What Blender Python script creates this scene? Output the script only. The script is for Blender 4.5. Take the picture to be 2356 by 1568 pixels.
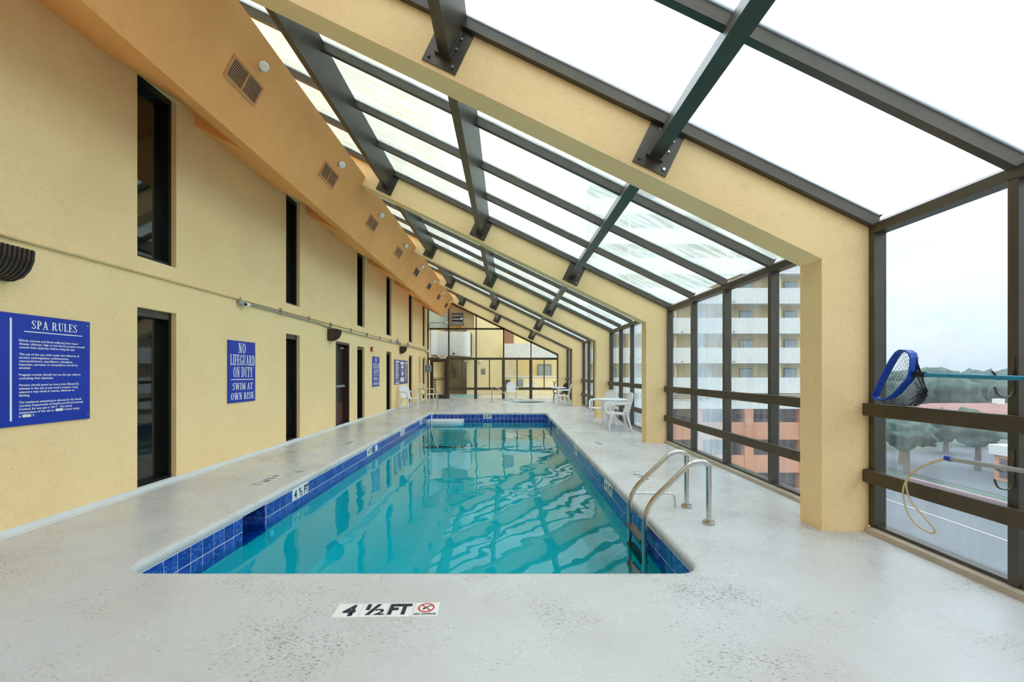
import bpy, bmesh, math, random
from mathutils import Vector, Matrix, noise as mnoise
random.seed(7)
for o in list(bpy.data.objects): bpy.data.objects.remove(o, do_unlink=True)
SC = bpy.context.scene
COL = SC.collection
PI = math.pi

# ------------------------------------------------------------------ camera
H = 1.42                     # eye height above the deck
FPX, VX, VY = 1010.0, 1166.0, 857.0
cd = bpy.data.cameras.new('camera'); cam = bpy.data.objects.new('camera', cd); COL.objects.link(cam)
cam.location = (0, 0, H); cam.rotation_euler = (PI/2, 0, 0)
cd.sensor_fit = 'HORIZONTAL'; cd.sensor_width = 36.0
cd.lens = 36.0*FPX/2356.0
cd.shift_x = (1178.0-VX)/2356.0
cd.shift_y = (VY-784.0)/2356.0
cd.clip_start = 0.05; cd.clip_end = 2000
SC.camera = cam

# ------------------------------------------------------------------ sky (overcast)
W = bpy.data.worlds.new('overcast_sky'); SC.world = W; W.use_nodes = True
nt = W.node_tree; nt.nodes.clear()
def wn(t, **k):
    n = nt.nodes.new(t)
    for a, b in k.items(): setattr(n, a, b)
    return n
tc = wn('ShaderNodeTexCoord'); sep = wn('ShaderNodeSeparateXYZ'); nt.links.new(tc.outputs['Generated'], sep.inputs[0])
mr = wn('ShaderNodeMapRange'); mr.clamp = True
mr.inputs['From Min'].default_value = 0.0; mr.inputs['From Max'].default_value = 1.0
mr.inputs['To Min'].default_value = 0.60; mr.inputs['To Max'].default_value = 2.25
nt.links.new(sep.outputs['Z'], mr.inputs['Value'])
mp = wn('ShaderNodeMapping'); mp.inputs['Scale'].default_value = (2.0, 2.0, 7.0)
nt.links.new(tc.outputs['Generated'], mp.inputs['Vector'])
nz = wn('ShaderNodeTexNoise'); nz.inputs['Scale'].default_value = 2.2; nz.inputs['Detail'].default_value = 5
nt.links.new(mp.outputs[0], nz.inputs['Vector'])
cr = wn('ShaderNodeValToRGB')
cr.color_ramp.elements[0].position = 0.35; cr.color_ramp.elements[0].color = (0.74, 0.86, 1.0, 1)
cr.color_ramp.elements[1].position = 0.72; cr.color_ramp.elements[1].color = (0.97, 0.985, 1.0, 1)
nt.links.new(nz.outputs['Fac'], cr.inputs['Fac'])
bg = wn('ShaderNodeBackground'); wo = wn('ShaderNodeOutputWorld')
nt.links.new(cr.outputs['Color'], bg.inputs['Color']); nt.links.new(mr.outputs['Result'], bg.inputs['Strength'])
nt.links.new(bg.outputs[0], wo.inputs['Surface'])

SC.view_settings.view_transform = 'Standard'; SC.view_settings.look = 'None'
SC.view_settings.exposure = 0.82; SC.view_settings.gamma = 1.0; SC.view_settings.use_curve_mapping = False
try:
    SC.cycles.transparent_max_bounces = 16; SC.cycles.max_bounces = 7; SC.cycles.diffuse_bounces = 5
    SC.cycles.glossy_bounces = 4; SC.cycles.use_adaptive_sampling = True; SC.cycles.adaptive_threshold = 0.08; SC.cycles.adaptive_min_samples = 16
    SC.cycles.sample_clamp_indirect = 6.0
except Exception: pass

# ------------------------------------------------------------------ materials
def s2l(c):
    f = lambda v: v/12.92 if v <= 0.04045 else ((v+0.055)/1.055)**2.4
    return tuple(f(v/255.0) for v in c)+(1,)
MATS = {}
def newmat(name):
    m = bpy.data.materials.new(name); m.use_nodes = True; MATS[name] = m
    nt = m.node_tree
    return m, nt, nt.nodes['Principled BSDF']
def nd(nt, t, **k):
    n = nt.nodes.new(t)
    for a, b in k.items():
        if a in n.inputs: n.inputs[a].default_value = b
        else: setattr(n, a, b)
    return n
def objco(nt, scale=(1,1,1), rot=(0,0,0)):
    g = nt.nodes.new('ShaderNodeNewGeometry'); mpn = nt.nodes.new('ShaderNodeMapping')
    mpn.inputs['Scale'].default_value = scale; mpn.inputs['Rotation'].default_value = rot
    nt.links.new(g.outputs['Position'], mpn.inputs['Vector']); return mpn.outputs[0]
def noise(nt, vec, scale, detail=4, rough=.5, dist=0):
    n = nd(nt, 'ShaderNodeTexNoise', Scale=scale, Detail=detail, Roughness=rough, Distortion=dist)
    nt.links.new(vec, n.inputs['Vector']); return n.outputs['Fac']
def ramp(nt, fac, stops):
    r = nt.nodes.new('ShaderNodeValToRGB'); e = r.color_ramp.elements
    while len(e) < len(stops): e.new(0.5)
    for i, (p, c) in enumerate(stops): e[i].position = p; e[i].color = c
    nt.links.new(fac, r.inputs['Fac']); return r.outputs['Color']
def bump(nt, b, h, strength=.3, dist=.01):
    n = nd(nt, 'ShaderNodeBump', Strength=strength, Distance=dist)
    nt.links.new(h, n.inputs['Height']); nt.links.new(n.outputs[0], b.inputs['Normal']); return n
def simple(name, rgb, rough=.5, metal=0, var=.06, nscale=6, spec=.5):
    m, nt, b = newmat(name)
    c = s2l(rgb)
    v = noise(nt, objco(nt), nscale, 2)
    lo = tuple(x*(1-var) for x in c[:3])+(1,); hi = tuple(min(1, x*(1+var)) for x in c[:3])+(1,)
    nt.links.new(ramp(nt, v, [(.3, lo), (.7, hi)]), b.inputs['Base Color'])
    b.inputs['Roughness'].default_value = rough; b.inputs['Metallic'].default_value = metal
    b.inputs['Specular IOR Level'].default_value = spec
    return m
def stucco(name, rgb, var=.04, strength=.42):
    m, nt, b = newmat(name); c = s2l(rgb)
    p = objco(nt)
    big = noise(nt, p, 1.3, 2, .55)
    lo = tuple(x*(1-var) for x in c[:3])+(1,); hi = tuple(min(1, x*(1+var)) for x in c[:3])+(1,)
    base = ramp(nt, big, [(.3, lo), (.7, hi)])
    # trowel ridges: thin curved lines where a distorted noise crosses its mid value
    n1 = noise(nt, p, 15.0, 2, .55, .9)
    ab = nd(nt, 'ShaderNodeMath', operation='SUBTRACT'); nt.links.new(n1, ab.inputs[0]); ab.inputs[1].default_value = .5
    ab2 = nd(nt, 'ShaderNodeMath', operation='ABSOLUTE'); nt.links.new(ab.outputs[0], ab2.inputs[0])
    line = nd(nt, 'ShaderNodeMapRange'); line.inputs['From Max'].default_value = .022; line.inputs['To Min'].default_value = 1; line.inputs['To Max'].default_value = 0
    nt.links.new(ab2.outputs[0], line.inputs['Value'])
    mask = ramp(nt, noise(nt, p, 12.0, 2), [(.44, (0,0,0,1)), (.54, (1,1,1,1))])
    mm = nd(nt, 'ShaderNodeMath', operation='MULTIPLY'); nt.links.new(line.outputs[0], mm.inputs[0]); nt.links.new(mask, mm.inputs[1])
    fine = noise(nt, p, 60, 1, .6)
    h = nd(nt, 'ShaderNodeMath', operation='MULTIPLY_ADD'); nt.links.new(fine, h.inputs[0]); h.inputs[1].default_value = .18; nt.links.new(mm.outputs[0], h.inputs[2])
    step = noise(nt, p, 11, 1, .5, .6)
    h2 = nd(nt, 'ShaderNodeMath', operation='MULTIPLY_ADD'); nt.links.new(step, h2.inputs[0]); h2.inputs[1].default_value = .9; nt.links.new(h.outputs[0], h2.inputs[2])
    bump(nt, b, h2.outputs[0], strength, .009)
    nt.links.new(base, b.inputs['Base Color'])
    b.inputs['Roughness'].default_value = .75; b.inputs['Specular IOR Level'].default_value = .25
    return m

M_YEL = stucco('yellow_stucco', (255, 222, 166))
M_ORG = stucco('orange_stucco', (252, 180, 110), .06, .5)
M_BRONZE = simple('bronze_aluminium', (86, 81, 72), .36, .5, .10, 5)
M_RAIL = simple('brown_rail_paint', (78, 66, 48), .5, .2, .12, 8)
M_BLACK = simple('black_frame', (22, 20, 20), .4, .1)
M_BROWN = simple('dark_brown_door', (58, 44, 38), .42)
M_WHITE = simple('white_resin', (238, 240, 244), .38, 0, .02)
M_CREAM = simple('cream_resin', (232, 222, 190), .4, 0, .02)
M_STEEL = simple('stainless_steel', (200, 198, 192), .22, 1.0, .05, 20)
M_TREAD = simple('ladder_tread', (92, 84, 74), .4, .5)
M_GREY = simple('grey_paint', (150, 156, 158), .5)
M_RED = simple('red_alarm', (190, 20, 24), .35)
M_SIGNBLUE = simple('sign_blue', (0, 50, 172), .4, 0, .08, 3)
M_SIGNWORN = simple('sign_worn_blue', (88, 84, 148), .4, 0, .2, 5)
M_SIGNWHITE = simple('sign_white', (240, 242, 246), .4, 0, .01)
M_INK = simple('marker_ink', (30, 30, 50), .5)
M_REDINK = simple('marker_red', (214, 50, 62), .5)
M_MARK = simple('marker_white', (236, 236, 232), .3, 0, .03)
M_GROUT = simple('tile_grout', (206, 210, 216), .7)
M_CURB = simple('window_curb', (186, 176, 160), .55, 0, .1, 4)
M_VENT = simple('vent_tan', (214, 150, 100), .5)
M_VENTDARK = simple('vent_dark', (50, 46, 48), .6)
M_CONDY = simple('painted_conduit', (226, 204, 150), .5)
M_CONDG = simple('grey_conduit', (168, 168, 166), .4, .4)
M_NETBLUE = simple('net_blue', (10, 70, 180), .35)
M_POLE = simple('teal_pole', (40, 140, 176), .3, .3)
M_TAN = simple('tan_tube', (206, 190, 150), .5)
M_LAMP = simple('wall_light_brown', (62, 50, 44), .45)
M_BASIN = simple('pool_plaster', (116, 206, 212), .7, 0, .05, 1.0)
M_SPA = simple('spa_plaster', (120, 132, 134), .6)
M_KICK = simple('kick_plate', (92, 58, 48), .5)

def deck_mat():
    m, nt, b = newmat('painted_deck')
    p = objco(nt); ps = objco(nt, (1.0, 1.0, 1.0), (0, 0, .5))
    big = noise(nt, p, .8, 5, .6)
    base = ramp(nt, big, [(.30, s2l((196, 194, 190))), (.5, s2l((203, 204, 203))), (.72, s2l((210, 212, 212)))])
    # scuffed specks gathered in patches
    stre = objco(nt, (1.0, 2.2, 1.0), (0, 0, .6))
    sp = noise(nt, stre, 38, 5, .72, .5)
    patch = noise(nt, p, 1.1, 4, .6)
    add = nd(nt, 'ShaderNodeMath', operation='MULTIPLY_ADD'); nt.links.new(patch, add.inputs[0]); add.inputs[1].default_value = .55; nt.links.new(sp, add.inputs[2])
    mk = ramp(nt, add.outputs[0], [(.86, (0,0,0,1)), (.96, (1,1,1,1))])
    mix = nd(nt, 'ShaderNodeMixRGB'); nt.links.new(mk, mix.inputs['Fac']); nt.links.new(base, mix.inputs['Color1']); mix.inputs['Color2'].default_value = s2l((134, 128, 120))
    # damp dark streaks
    st2 = objco(nt, (1.0, 3.0, 1.0))
    w = noise(nt, st2, 1.7, 6, .68, .4)
    wk = ramp(nt, w, [(.62, (0,0,0,1)), (.80, (1,1,1,1))])
    wf = nd(nt, 'ShaderNodeMath', operation='MULTIPLY'); nt.links.new(wk, wf.inputs[0]); wf.inputs[1].default_value = .16
    mix2 = nd(nt, 'ShaderNodeMixRGB'); nt.links.new(wf.outputs[0], mix2.inputs['Fac']); nt.links.new(mix.outputs[0], mix2.inputs['Color1']); mix2.inputs['Color2'].default_value = s2l((128, 128, 126))
    nt.links.new(mix2.outputs[0], b.inputs['Base Color'])
    r = nd(nt, 'ShaderNodeMapRange'); r.inputs['From Min'].default_value = .35; r.inputs['From Max'].default_value = .7; r.inputs['To Min'].default_value = .22; r.inputs['To Max'].default_value = .42
    nt.links.new(noise(nt, p, 1.9, 4, .6), r.inputs['Value']); nt.links.new(r.outputs[0], b.inputs['Roughness'])
    hh = noise(nt, stre, 45, 4, .65)
    bump(nt, b, hh, .22, .006)
    return m
M_DECK = deck_mat()
M_COPE = simple('coping_paint', (212, 217, 217), .5, 0, .04, 3)

def tile_mat():
    m, nt, b = newmat('blue_tile')
    p = objco(nt)
    oi = nt.nodes.new('ShaderNodeObjectInfo')
    n1 = noise(nt, p, 26, 5, .62, 1.2)
    ad = nd(nt, 'ShaderNodeMath', operation='MULTIPLY_ADD'); nt.links.new(oi.outputs['Random'], ad.inputs[0]); ad.inputs[1].default_value = .12; nt.links.new(n1, ad.inputs[2])
    c = ramp(nt, ad.outputs[0], [(.38, s2l((10, 34, 128))), (.56, s2l((22, 66, 172))), (.80, s2l((86, 128, 206)))])
    nt.links.new(c, b.inputs['Base Color']); b.inputs['Roughness'].default_value = .16
    return m
M_TILE = tile_mat()

def schlick(nt, f0, normal=None):
    """mirror share by viewing angle, the same from both faces of a pane"""
    lw = nt.nodes.new('ShaderNodeLayerWeight'); lw.inputs['Blend'].default_value = .5
    if normal is not None: nt.links.new(normal, lw.inputs['Normal'])
    pw = nd(nt, 'ShaderNodeMath', operation='POWER'); nt.links.new(lw.outputs['Facing'], pw.inputs[0]); pw.inputs[1].default_value = 5.0
    ma = nd(nt, 'ShaderNodeMath', operation='MULTIPLY_ADD'); nt.links.new(pw.outputs[0], ma.inputs[0]); ma.inputs[1].default_value = 1-f0; ma.inputs[2].default_value = f0
    ma.use_clamp = True
    return ma.outputs[0]
def glass_mat(name, tint, dirt_lo, dirt_hi, dirt_scale=(1,1,1), dirt_rgb=(235, 240, 240), dist=.6, streak=3.0, base_fac=.0):
    """clear pane with a film of dried dirt: transparent + mirror by Fresnel, plus light-scattering dirt in streaks"""
    m, nt, b = newmat(name); nt.nodes.remove(b)
    out = nt.nodes['Material Output']
    tr = nt.nodes.new('ShaderNodeBsdfTransparent'); tr.inputs['Color'].default_value = tint
    gl = nt.nodes.new('ShaderNodeBsdfGlossy'); gl.inputs['Roughness'].default_value = .02
    mx = nt.nodes.new('ShaderNodeMixShader'); nt.links.new(schlick(nt, .03), mx.inputs[0]); nt.links.new(tr.outputs[0], mx.inputs[1]); nt.links.new(gl.outputs[0], mx.inputs[2])
    df = nt.nodes.new('ShaderNodeBsdfDiffuse'); tl = nt.nodes.new('ShaderNodeBsdfTranslucent')
    df.inputs['Color'].default_value = s2l(dirt_rgb); tl.inputs['Color'].default_value = s2l(dirt_rgb)
    m2 = nt.nodes.new('ShaderNodeMixShader'); m2.inputs[0].default_value = .92; nt.links.new(df.outputs[0], m2.inputs[1]); nt.links.new(tl.outputs[0], m2.inputs[2])
    v = noise(nt, objco(nt, dirt_scale), streak, 2.5, .6, dist)
    r = nd(nt, 'ShaderNodeMapRange'); r.inputs['From Min'].default_value = .35; r.inputs['From Max'].default_value = .7
    r.inputs['To Min'].default_value = dirt_lo; r.inputs['To Max'].default_value = dirt_hi
    nt.links.new(v, r.inputs['Value'])
    m3 = nt.nodes.new('ShaderNodeMixShader'); nt.links.new(r.outputs[0], m3.inputs[0]); nt.links.new(mx.outputs[0], m3.inputs[1]); nt.links.new(m2.outputs[0], m3.inputs[2])
    nt.links.new(m3.outputs[0], out.inputs['Surface'])
    return m
M_ROOFGLASS = glass_mat('dirty_roof_glass', (.95, .975, .975, 1), .30, .48, (1, 4, 1), (240, 244, 244), .6, .7)
M_ROOFGRIMY = glass_mat('grimy_roof_glass', (.94, .975, .96, 1), .18, .46, (1.2, 7, 1.2), (224, 233, 227), 1.2, 1.1)
M_SIDEGLASS = glass_mat('window_glass', (.92, .955, .97, 1), .02, .09, (1, 3.0, .35), (226, 232, 234), .5, 2.2)
M_FOGGED = glass_mat('fogged_glass', (.95, .98, .985, 1), .2, .45, (1, 1.5, .6), (220, 232, 236), .8, 1.6)
M_FARGLASS = glass_mat('clear_glass', (.95, .98, .97, 1), .0, .05, (1, 1, .4), (230, 232, 230), .5, 2.0)

def darkpane():
    m, nt, b = newmat('dark_window_glass')
    v = noise(nt, objco(nt), 1.5, 3)
    nt.links.new(ramp(nt, v, [(.3, (.004,.005,.004,1)), (.7, (.012,.013,.010,1))]), b.inputs['Base Color'])
    b.inputs['Roughness'].default_value = .03; b.inputs['IOR'].default_value = 1.7
    return m
M_DARKPANE = darkpane()

def water_mat():
    m, nt, b = newmat('pool_water'); nt.nodes.remove(b)
    out = nt.nodes['Material Output']
    tr = nt.nodes.new('ShaderNodeBsdfTransparent'); tr.inputs['Color'].default_value = (.10, .80, .85, 1)
    gl = nt.nodes.new('ShaderNodeBsdfGlossy'); gl.inputs['Roughness'].default_value = .0
    p = objco(nt, (1.0, .55, 1.0), (0, 0, .5))
    n1 = noise(nt, p, 1.4, 2, .45, .6); n2 = noise(nt, p, 5.0, 2, .5, .3)
    ad = nd(nt, 'ShaderNodeMath', operation='MULTIPLY_ADD'); nt.links.new(n2, ad.inputs[0]); ad.inputs[1].default_value = .06; nt.links.new(n1, ad.inputs[2])
    bp = nd(nt, 'ShaderNodeBump', Strength=.30, Distance=.03); nt.links.new(ad.outputs[0], bp.inputs['Height'])
    nt.links.new(bp.outputs[0], gl.inputs['Normal'])
    mx = nt.nodes.new('ShaderNodeMixShader'); nt.links.new(schlick(nt, .022), mx.inputs[0]); nt.links.new(tr.outputs[0], mx.inputs[1]); nt.links.new(gl.outputs[0], mx.inputs[2])
    nt.links.new(mx.outputs[0], out.inputs['Surface'])
    return m
M_WATER = water_mat()

# outdoors
M_BWHITE = simple('balcony_white', (222, 222, 215), .7)
M_BYEL = simple('building_yellow', (214, 194, 148), .8, 0, .05, 1)
M_BORANGE = simple('building_orange', (210, 146, 108), .8, 0, .08, 1)
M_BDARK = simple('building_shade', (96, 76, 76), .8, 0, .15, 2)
M_BWIN = simple('building_window', (150, 170, 176), .25, 0, .15, 3)
M_BSTAIN = simple('stained_concrete', (150, 132, 108), .8, 0, .35, 1.2)
M_ASPH = simple('asphalt', (100, 104, 106), .9, 0, .08, .15)
M_GRASS = simple('grass_verge', (84, 98, 84), .9, 0, .2, .2)
M_TREE = simple('tree_foliage', (66, 86, 68), .9, 0, .35, .6)
M_TREE2 = simple('pine_foliage', (70, 90, 80), .9, 0, .3, .3)
M_TRUNK = simple('trunk_bark', (120, 104, 90), .9)
M_ROOFRED = simple('red_roof', (148, 104, 92), .8, 0, .1, .3)
M_PINKWALL = simple('pink_wall', (150, 124, 124), .8)
M_TERR = simple('terrace_deck', (196, 186, 164), .6, 0, .08, 1)
M_TYEL = simple('terrace_yellow', (244, 224, 172), .8, 0, .03, 1)
M_TEALDECK = simple('teal_deck', (120, 170, 170), .5, 0, .1, 1)
M_SHUTTER = simple('shutter_brown', (150, 104, 78), .6)
M_LANE = simple('lane_paint', (180, 176, 168), .8)

# ------------------------------------------------------------------ builders
def tag(o, label=None, cat=None, group=None, kind=None):
    if label: o['label'] = label
    if cat: o['category'] = cat
    if group: o['group'] = group
    if kind: o['kind'] = kind
    return o
def empty(name, loc=(0,0,0), rz=0, parent=None):
    o = bpy.data.objects.new(name, None); COL.objects.link(o); o.location = loc; o.rotation_euler = (0,0,rz)
    o.empty_display_size = .1
    if parent: o.parent = parent
    return o
class MB:
    def __init__(s): s.v = []; s.f = []; s.m = None
    def add(s, vs, fs):
        n = len(s.v); s.v += [tuple(v) for v in vs]; s.f += [tuple(i+n for i in f) for f in fs]; return s
    def box(s, x0, x1, y0, y1, z0, z1):
        if x0 > x1: x0, x1 = x1, x0
        if y0 > y1: y0, y1 = y1, y0
        if z0 > z1: z0, z1 = z1, z0
        return s.add([(x0,y0,z0),(x1,y0,z0),(x1,y1,z0),(x0,y1,z0),(x0,y0,z1),(x1,y0,z1),(x1,y1,z1),(x0,y1,z1)],
              [(0,3,2,1),(4,5,6,7),(0,1,5,4),(1,2,6,5),(2,3,7,6),(3,0,4,7)])
    def bbox(s, x0, x1, y0, y1, z0, z1, b=.01):
        """box with chamfered edges"""
        c = Vector(((x0+x1)/2, (y0+y1)/2, (z0+z1)/2)); h = Vector((abs(x1-x0)/2, abs(y1-y0)/2, abs(z1-z0)/2))
        b = min(b, h.x*.9, h.y*.9, h.z*.9)
        bm = bmesh.new(); bmesh.ops.create_cube(bm, size=1)
        for v in bm.verts: v.co = Vector((v.co.x*2*h.x, v.co.y*2*h.y, v.co.z*2*h.z))+c
        bmesh.ops.bevel(bm, geom=list(bm.edges), offset=b, segments=1, affect='EDGES')
        bm.verts.index_update()
        s.add([v.co for v in bm.verts], [[v.index for v in f.verts] for f in bm.faces]); bm.free(); return s
    def obox(s, c, ux, uy, uz, hx, hy, hz):
        c = Vector(c); ux, uy, uz = Vector(ux)*hx, Vector(uy)*hy, Vector(uz)*hz
        vs = [c+sx*ux+sy*uy+sz*uz for sz in (-1,1) for sx, sy in ((-1,-1),(1,-1),(1,1),(-1,1))]
        return s.add(vs, [(0,3,2,1),(4,5,6,7),(0,1,5,4),(1,2,6,5),(2,3,7,6),(3,0,4,7)])
    def prism(s, prof, y0, y1):
        """profile of (x,z) extruded along y"""
        n = len(prof)
        vs = [(x, y0, z) for x, z in prof]+[(x, y1, z) for x, z in prof]
        fs = [tuple(range(n)), tuple(range(2*n-1, n-1, -1))]+[(i, i+n, (i+1) % n+n, (i+1) % n) for i in range(n)]
        return s.add(vs, fs)
    def poly_extrude(s, pts, d):
        """planar 3D polygon pushed along d"""
        n = len(pts); d = Vector(d)
        vs = [Vector(p) for p in pts]+[Vector(p)+d for p in pts]
        return s.add(vs, [tuple(range(n-1, -1, -1)), tuple(range(n, 2*n))]+[(i, (i+1) % n, (i+1) % n+n, i+n) for i in range(n)])
    def tube(s, path, r, n=8, cap=True, closed=False, flat=None):
        path = [Vector(p) for p in path]; N = len(path)
        rings = []
        up = None
        for i, p in enumerate(path):
            a = path[i-1] if (i > 0 or closed) else p
            b = path[(i+1) % N] if (i < N-1 or closed) else p
            t = (b-a).normalized()
            if up is None:
                up = Vector((0,0,1)) if abs(t.z) < .9 else Vector((1,0,0))
            x = t.cross(up); x.normalize(); y = x.cross(t).normalized(); up = y
            rr = r[i] if isinstance(r, (list, tuple)) else r
            fx, fy = (1, 1) if flat is None else flat
            rings.append([p+rr*(fx*math.cos(2*PI*k/n)*x+fy*math.sin(2*PI*k/n)*y) for k in range(n)])
        vs = [v for rg in rings for v in rg]; fs = []
        for i in range(N-1 if not closed else N):
            j = (i+1) % N
            for k in range(n): fs.append((i*n+k, i*n+(k+1) % n, j*n+(k+1) % n, j*n+k))
        if cap and not closed: fs += [tuple(range(n-1, -1, -1)), tuple((N-1)*n+k for k in range(n))]
        return s.add(vs, fs)
    def lathe(s, prof, c=(0,0,0), n=20, axis='z'):
        c = Vector(c); vs = []; fs = []; P = len(prof)
        for k in range(n):
            a = 2*PI*k/n
            for r, z in prof:
                if axis == 'z': vs.append(c+Vector((r*math.cos(a), r*math.sin(a), z)))
                elif axis == 'y': vs.append(c+Vector((r*math.cos(a), z, r*math.sin(a))))
                else: vs.append(c+Vector((z, r*math.cos(a), r*math.sin(a))))
        for k in range(n):
            for i in range(P-1): fs.append((k*P+i, ((k+1) % n)*P+i, ((k+1) % n)*P+i+1, k*P+i+1))
        return s.add(vs, fs)
    def build(s, name, mat, parent=None, smooth=False, loc=None, sharp=40):
        me = bpy.data.meshes.new(name); me.from_pydata(s.v, [], s.f); me.update()
        bm = bmesh.new(); bm.from_mesh(me); bmesh.ops.remove_doubles(bm, verts=bm.verts, dist=1e-6) if len(s.v) < 60000 else None
        bmesh.ops.recalc_face_normals(bm, faces=bm.faces); bm.to_mesh(me); bm.free()
        if isinstance(mat, (list, tuple)):
            for q in mat: me.materials.append(q)
        else: me.materials.append(mat)
        if smooth:
            for p in me.polygons: p.use_smooth = True
            try: me.set_sharp_from_angle(angle=math.radians(sharp))
            except Exception: pass
        o = bpy.data.objects.new(name, me); COL.objects.link(o)
        if parent: o.parent = parent
        if loc: o.location = loc
        return o
def raw(name, me, parent=None, loc=(0,0,0), rot=(0,0,0)):
    o = bpy.data.objects.new(name, me); COL.objects.link(o)
    if parent: o.parent = parent
    o.location = loc; o.rotation_euler = rot; return o
def copy_tree(o, parent=None):
    c = o.copy(); COL.objects.link(c); c.parent = parent
    for ch in list(o.children): copy_tree(ch, c)
    return c
def wall_grid(mb, O, U, V, N, u0, u1, v0, v1, holes, depth):
    """a wall sheet with rectangular openings whose reveals run back by depth (against N)"""
    O, U, V, N = Vector(O), Vector(U), Vector(V), Vector(N)
    us = sorted({u0, u1, *[h[0] for h in holes], *[h[1] for h in holes]}); vs = sorted({v0, v1, *[h[2] for h in holes], *[h[3] for h in holes]})
    us = [u for u in us if u0 <= u <= u1]; vs = [v for v in vs if v0 <= v <= v1]
    P = lambda u, v, d=0: O+U*u+V*v-N*d
    for i in range(len(us)-1):
        for j in range(len(vs)-1):
            cu, cv = (us[i]+us[i+1])/2, (vs[j]+vs[j+1])/2
            if any(h[0] < cu < h[1] and h[2] < cv < h[3] for h in holes): continue
            mb.add([P(us[i],vs[j]),P(us[i+1],vs[j]),P(us[i+1],vs[j+1]),P(us[i],vs[j+1])], [(0,1,2,3)])
    for a, b, c, d in holes:
        for (p, q) in (((a,c),(b,c)),((b,c),(b,d)),((b,d),(a,d)),((a,d),(a,c))):
            mb.add([P(*p),P(*q),P(*q,depth),P(*p,depth)], [(0,1,2,3)])

# ------------------------------------------------------------------ main measures (metres)
XW = -4.36                    # left wall face
XO, XI = 3.24, 2.82           # pier outer / inner face
ZO, ZI = 2.733, 2.44          # arch top and underside at those points
SL = 0.484                    # roof pitch
ANG = math.atan(SL); NXn, NZn = math.sin(ANG), math.cos(ANG)
TH = 0.29
ARCH = [3.93+4.953*k for k in range(-1, 5)]   # front faces; index 0 is behind the camera
YB = -2.6                     # wall behind the camera
YF = 24.08                    # glazed end wall
PXL, PXR, PY0, PY1 = -2.74, 1.39, 3.145, 15.75
ZT = -0.075; TS = 0.1495; ZWAT = -0.31
def roofz(x, off=0.0): return ZO+SL*(XO-x)
def rp(x, off): return (x+off*NXn, roofz(x)+off*NZn)

# ------------------------------------------------------------------ floor with the pool and spa cut out
def outline(d, n=7, r=.16, extra_left=()):
    """rounded rectangle of the pool edge, pushed outward by d; counter-clockwise from the near left corner"""
    x0, x1, y0, y1, rr = PXL-d, PXR+d, PY0-d, PY1+d, r+d
    pts = []
    for cx, cy, a0 in ((x1-rr, y0+rr, -PI/2), (x1-rr, y1-rr, 0), (x0+rr, y1-rr, PI/2), (x0+rr, y0+rr, PI)):
        for k in range(n+1):
            a = a0+PI/2*k/n; pts.append((cx+rr*math.cos(a), cy+rr*math.sin(a)))
        if a0 == PI/2:
            for y in extra_left: pts.append((x0, y))
    return pts
SPA_C, SPA_R = (0.95, 21.2), 0.95
def flat_fill(name, loops, z, mat, parent=None):
    cu = bpy.data.curves.new(name, 'CURVE'); cu.dimensions = '2D'; cu.fill_mode = 'BOTH'
    for L in loops:
        sp = cu.splines.new('POLY'); sp.points.add(len(L)-1)
        for i, (x, y) in enumerate(L): sp.points[i].co = (x, y, 0, 1)
        sp.use_cyclic_u = True
    t = bpy.data.objects.new('tmp', cu); COL.objects.link(t)
    dg = bpy.context.evaluated_depsgraph_get(); me = bpy.data.meshes.new_from_object(t.evaluated_get(dg))
    bpy.data.objects.remove(t, do_unlink=True)
    me.name = name; me.materials.clear(); me.materials.append(mat)
    bm = bmesh.new(); bm.from_mesh(me)
    for f in bm.faces:
        f.normal_update()
        if f.normal.z < 0: f.normal_flip()
    bm.to_mesh(me); bm.free()
    o = raw(name, me, parent, (0, 0, z)); return o
cir = lambda c, r, n=48: [(c[0]+r*math.cos(2*PI*k/n), c[1]+r*math.sin(2*PI*k/n)) for k in range(n)]
floor = flat_fill('floor', [[(XW-.4, YB-.3), (3.5, YB-.3), (3.5, YF+.2), (XW-.4, YF+.2)], outline(.11), cir(SPA_C, SPA_R+.06)], 0, M_DECK)
tag(floor, 'worn white painted pool deck with grey scuff marks', kind='structure')
# grey cove where the left wall meets the deck
mb = MB(); mb.prism([(XW-.02, 0), (XW+.09, 0.001), (XW+.03, .012), (XW+.008, .05), (XW-.02, .06)], YB, YF)
tag(mb.build('baseboard_left', M_COPE), 'pale grey painted cove at the foot of the long yellow wall', kind='structure')

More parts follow.
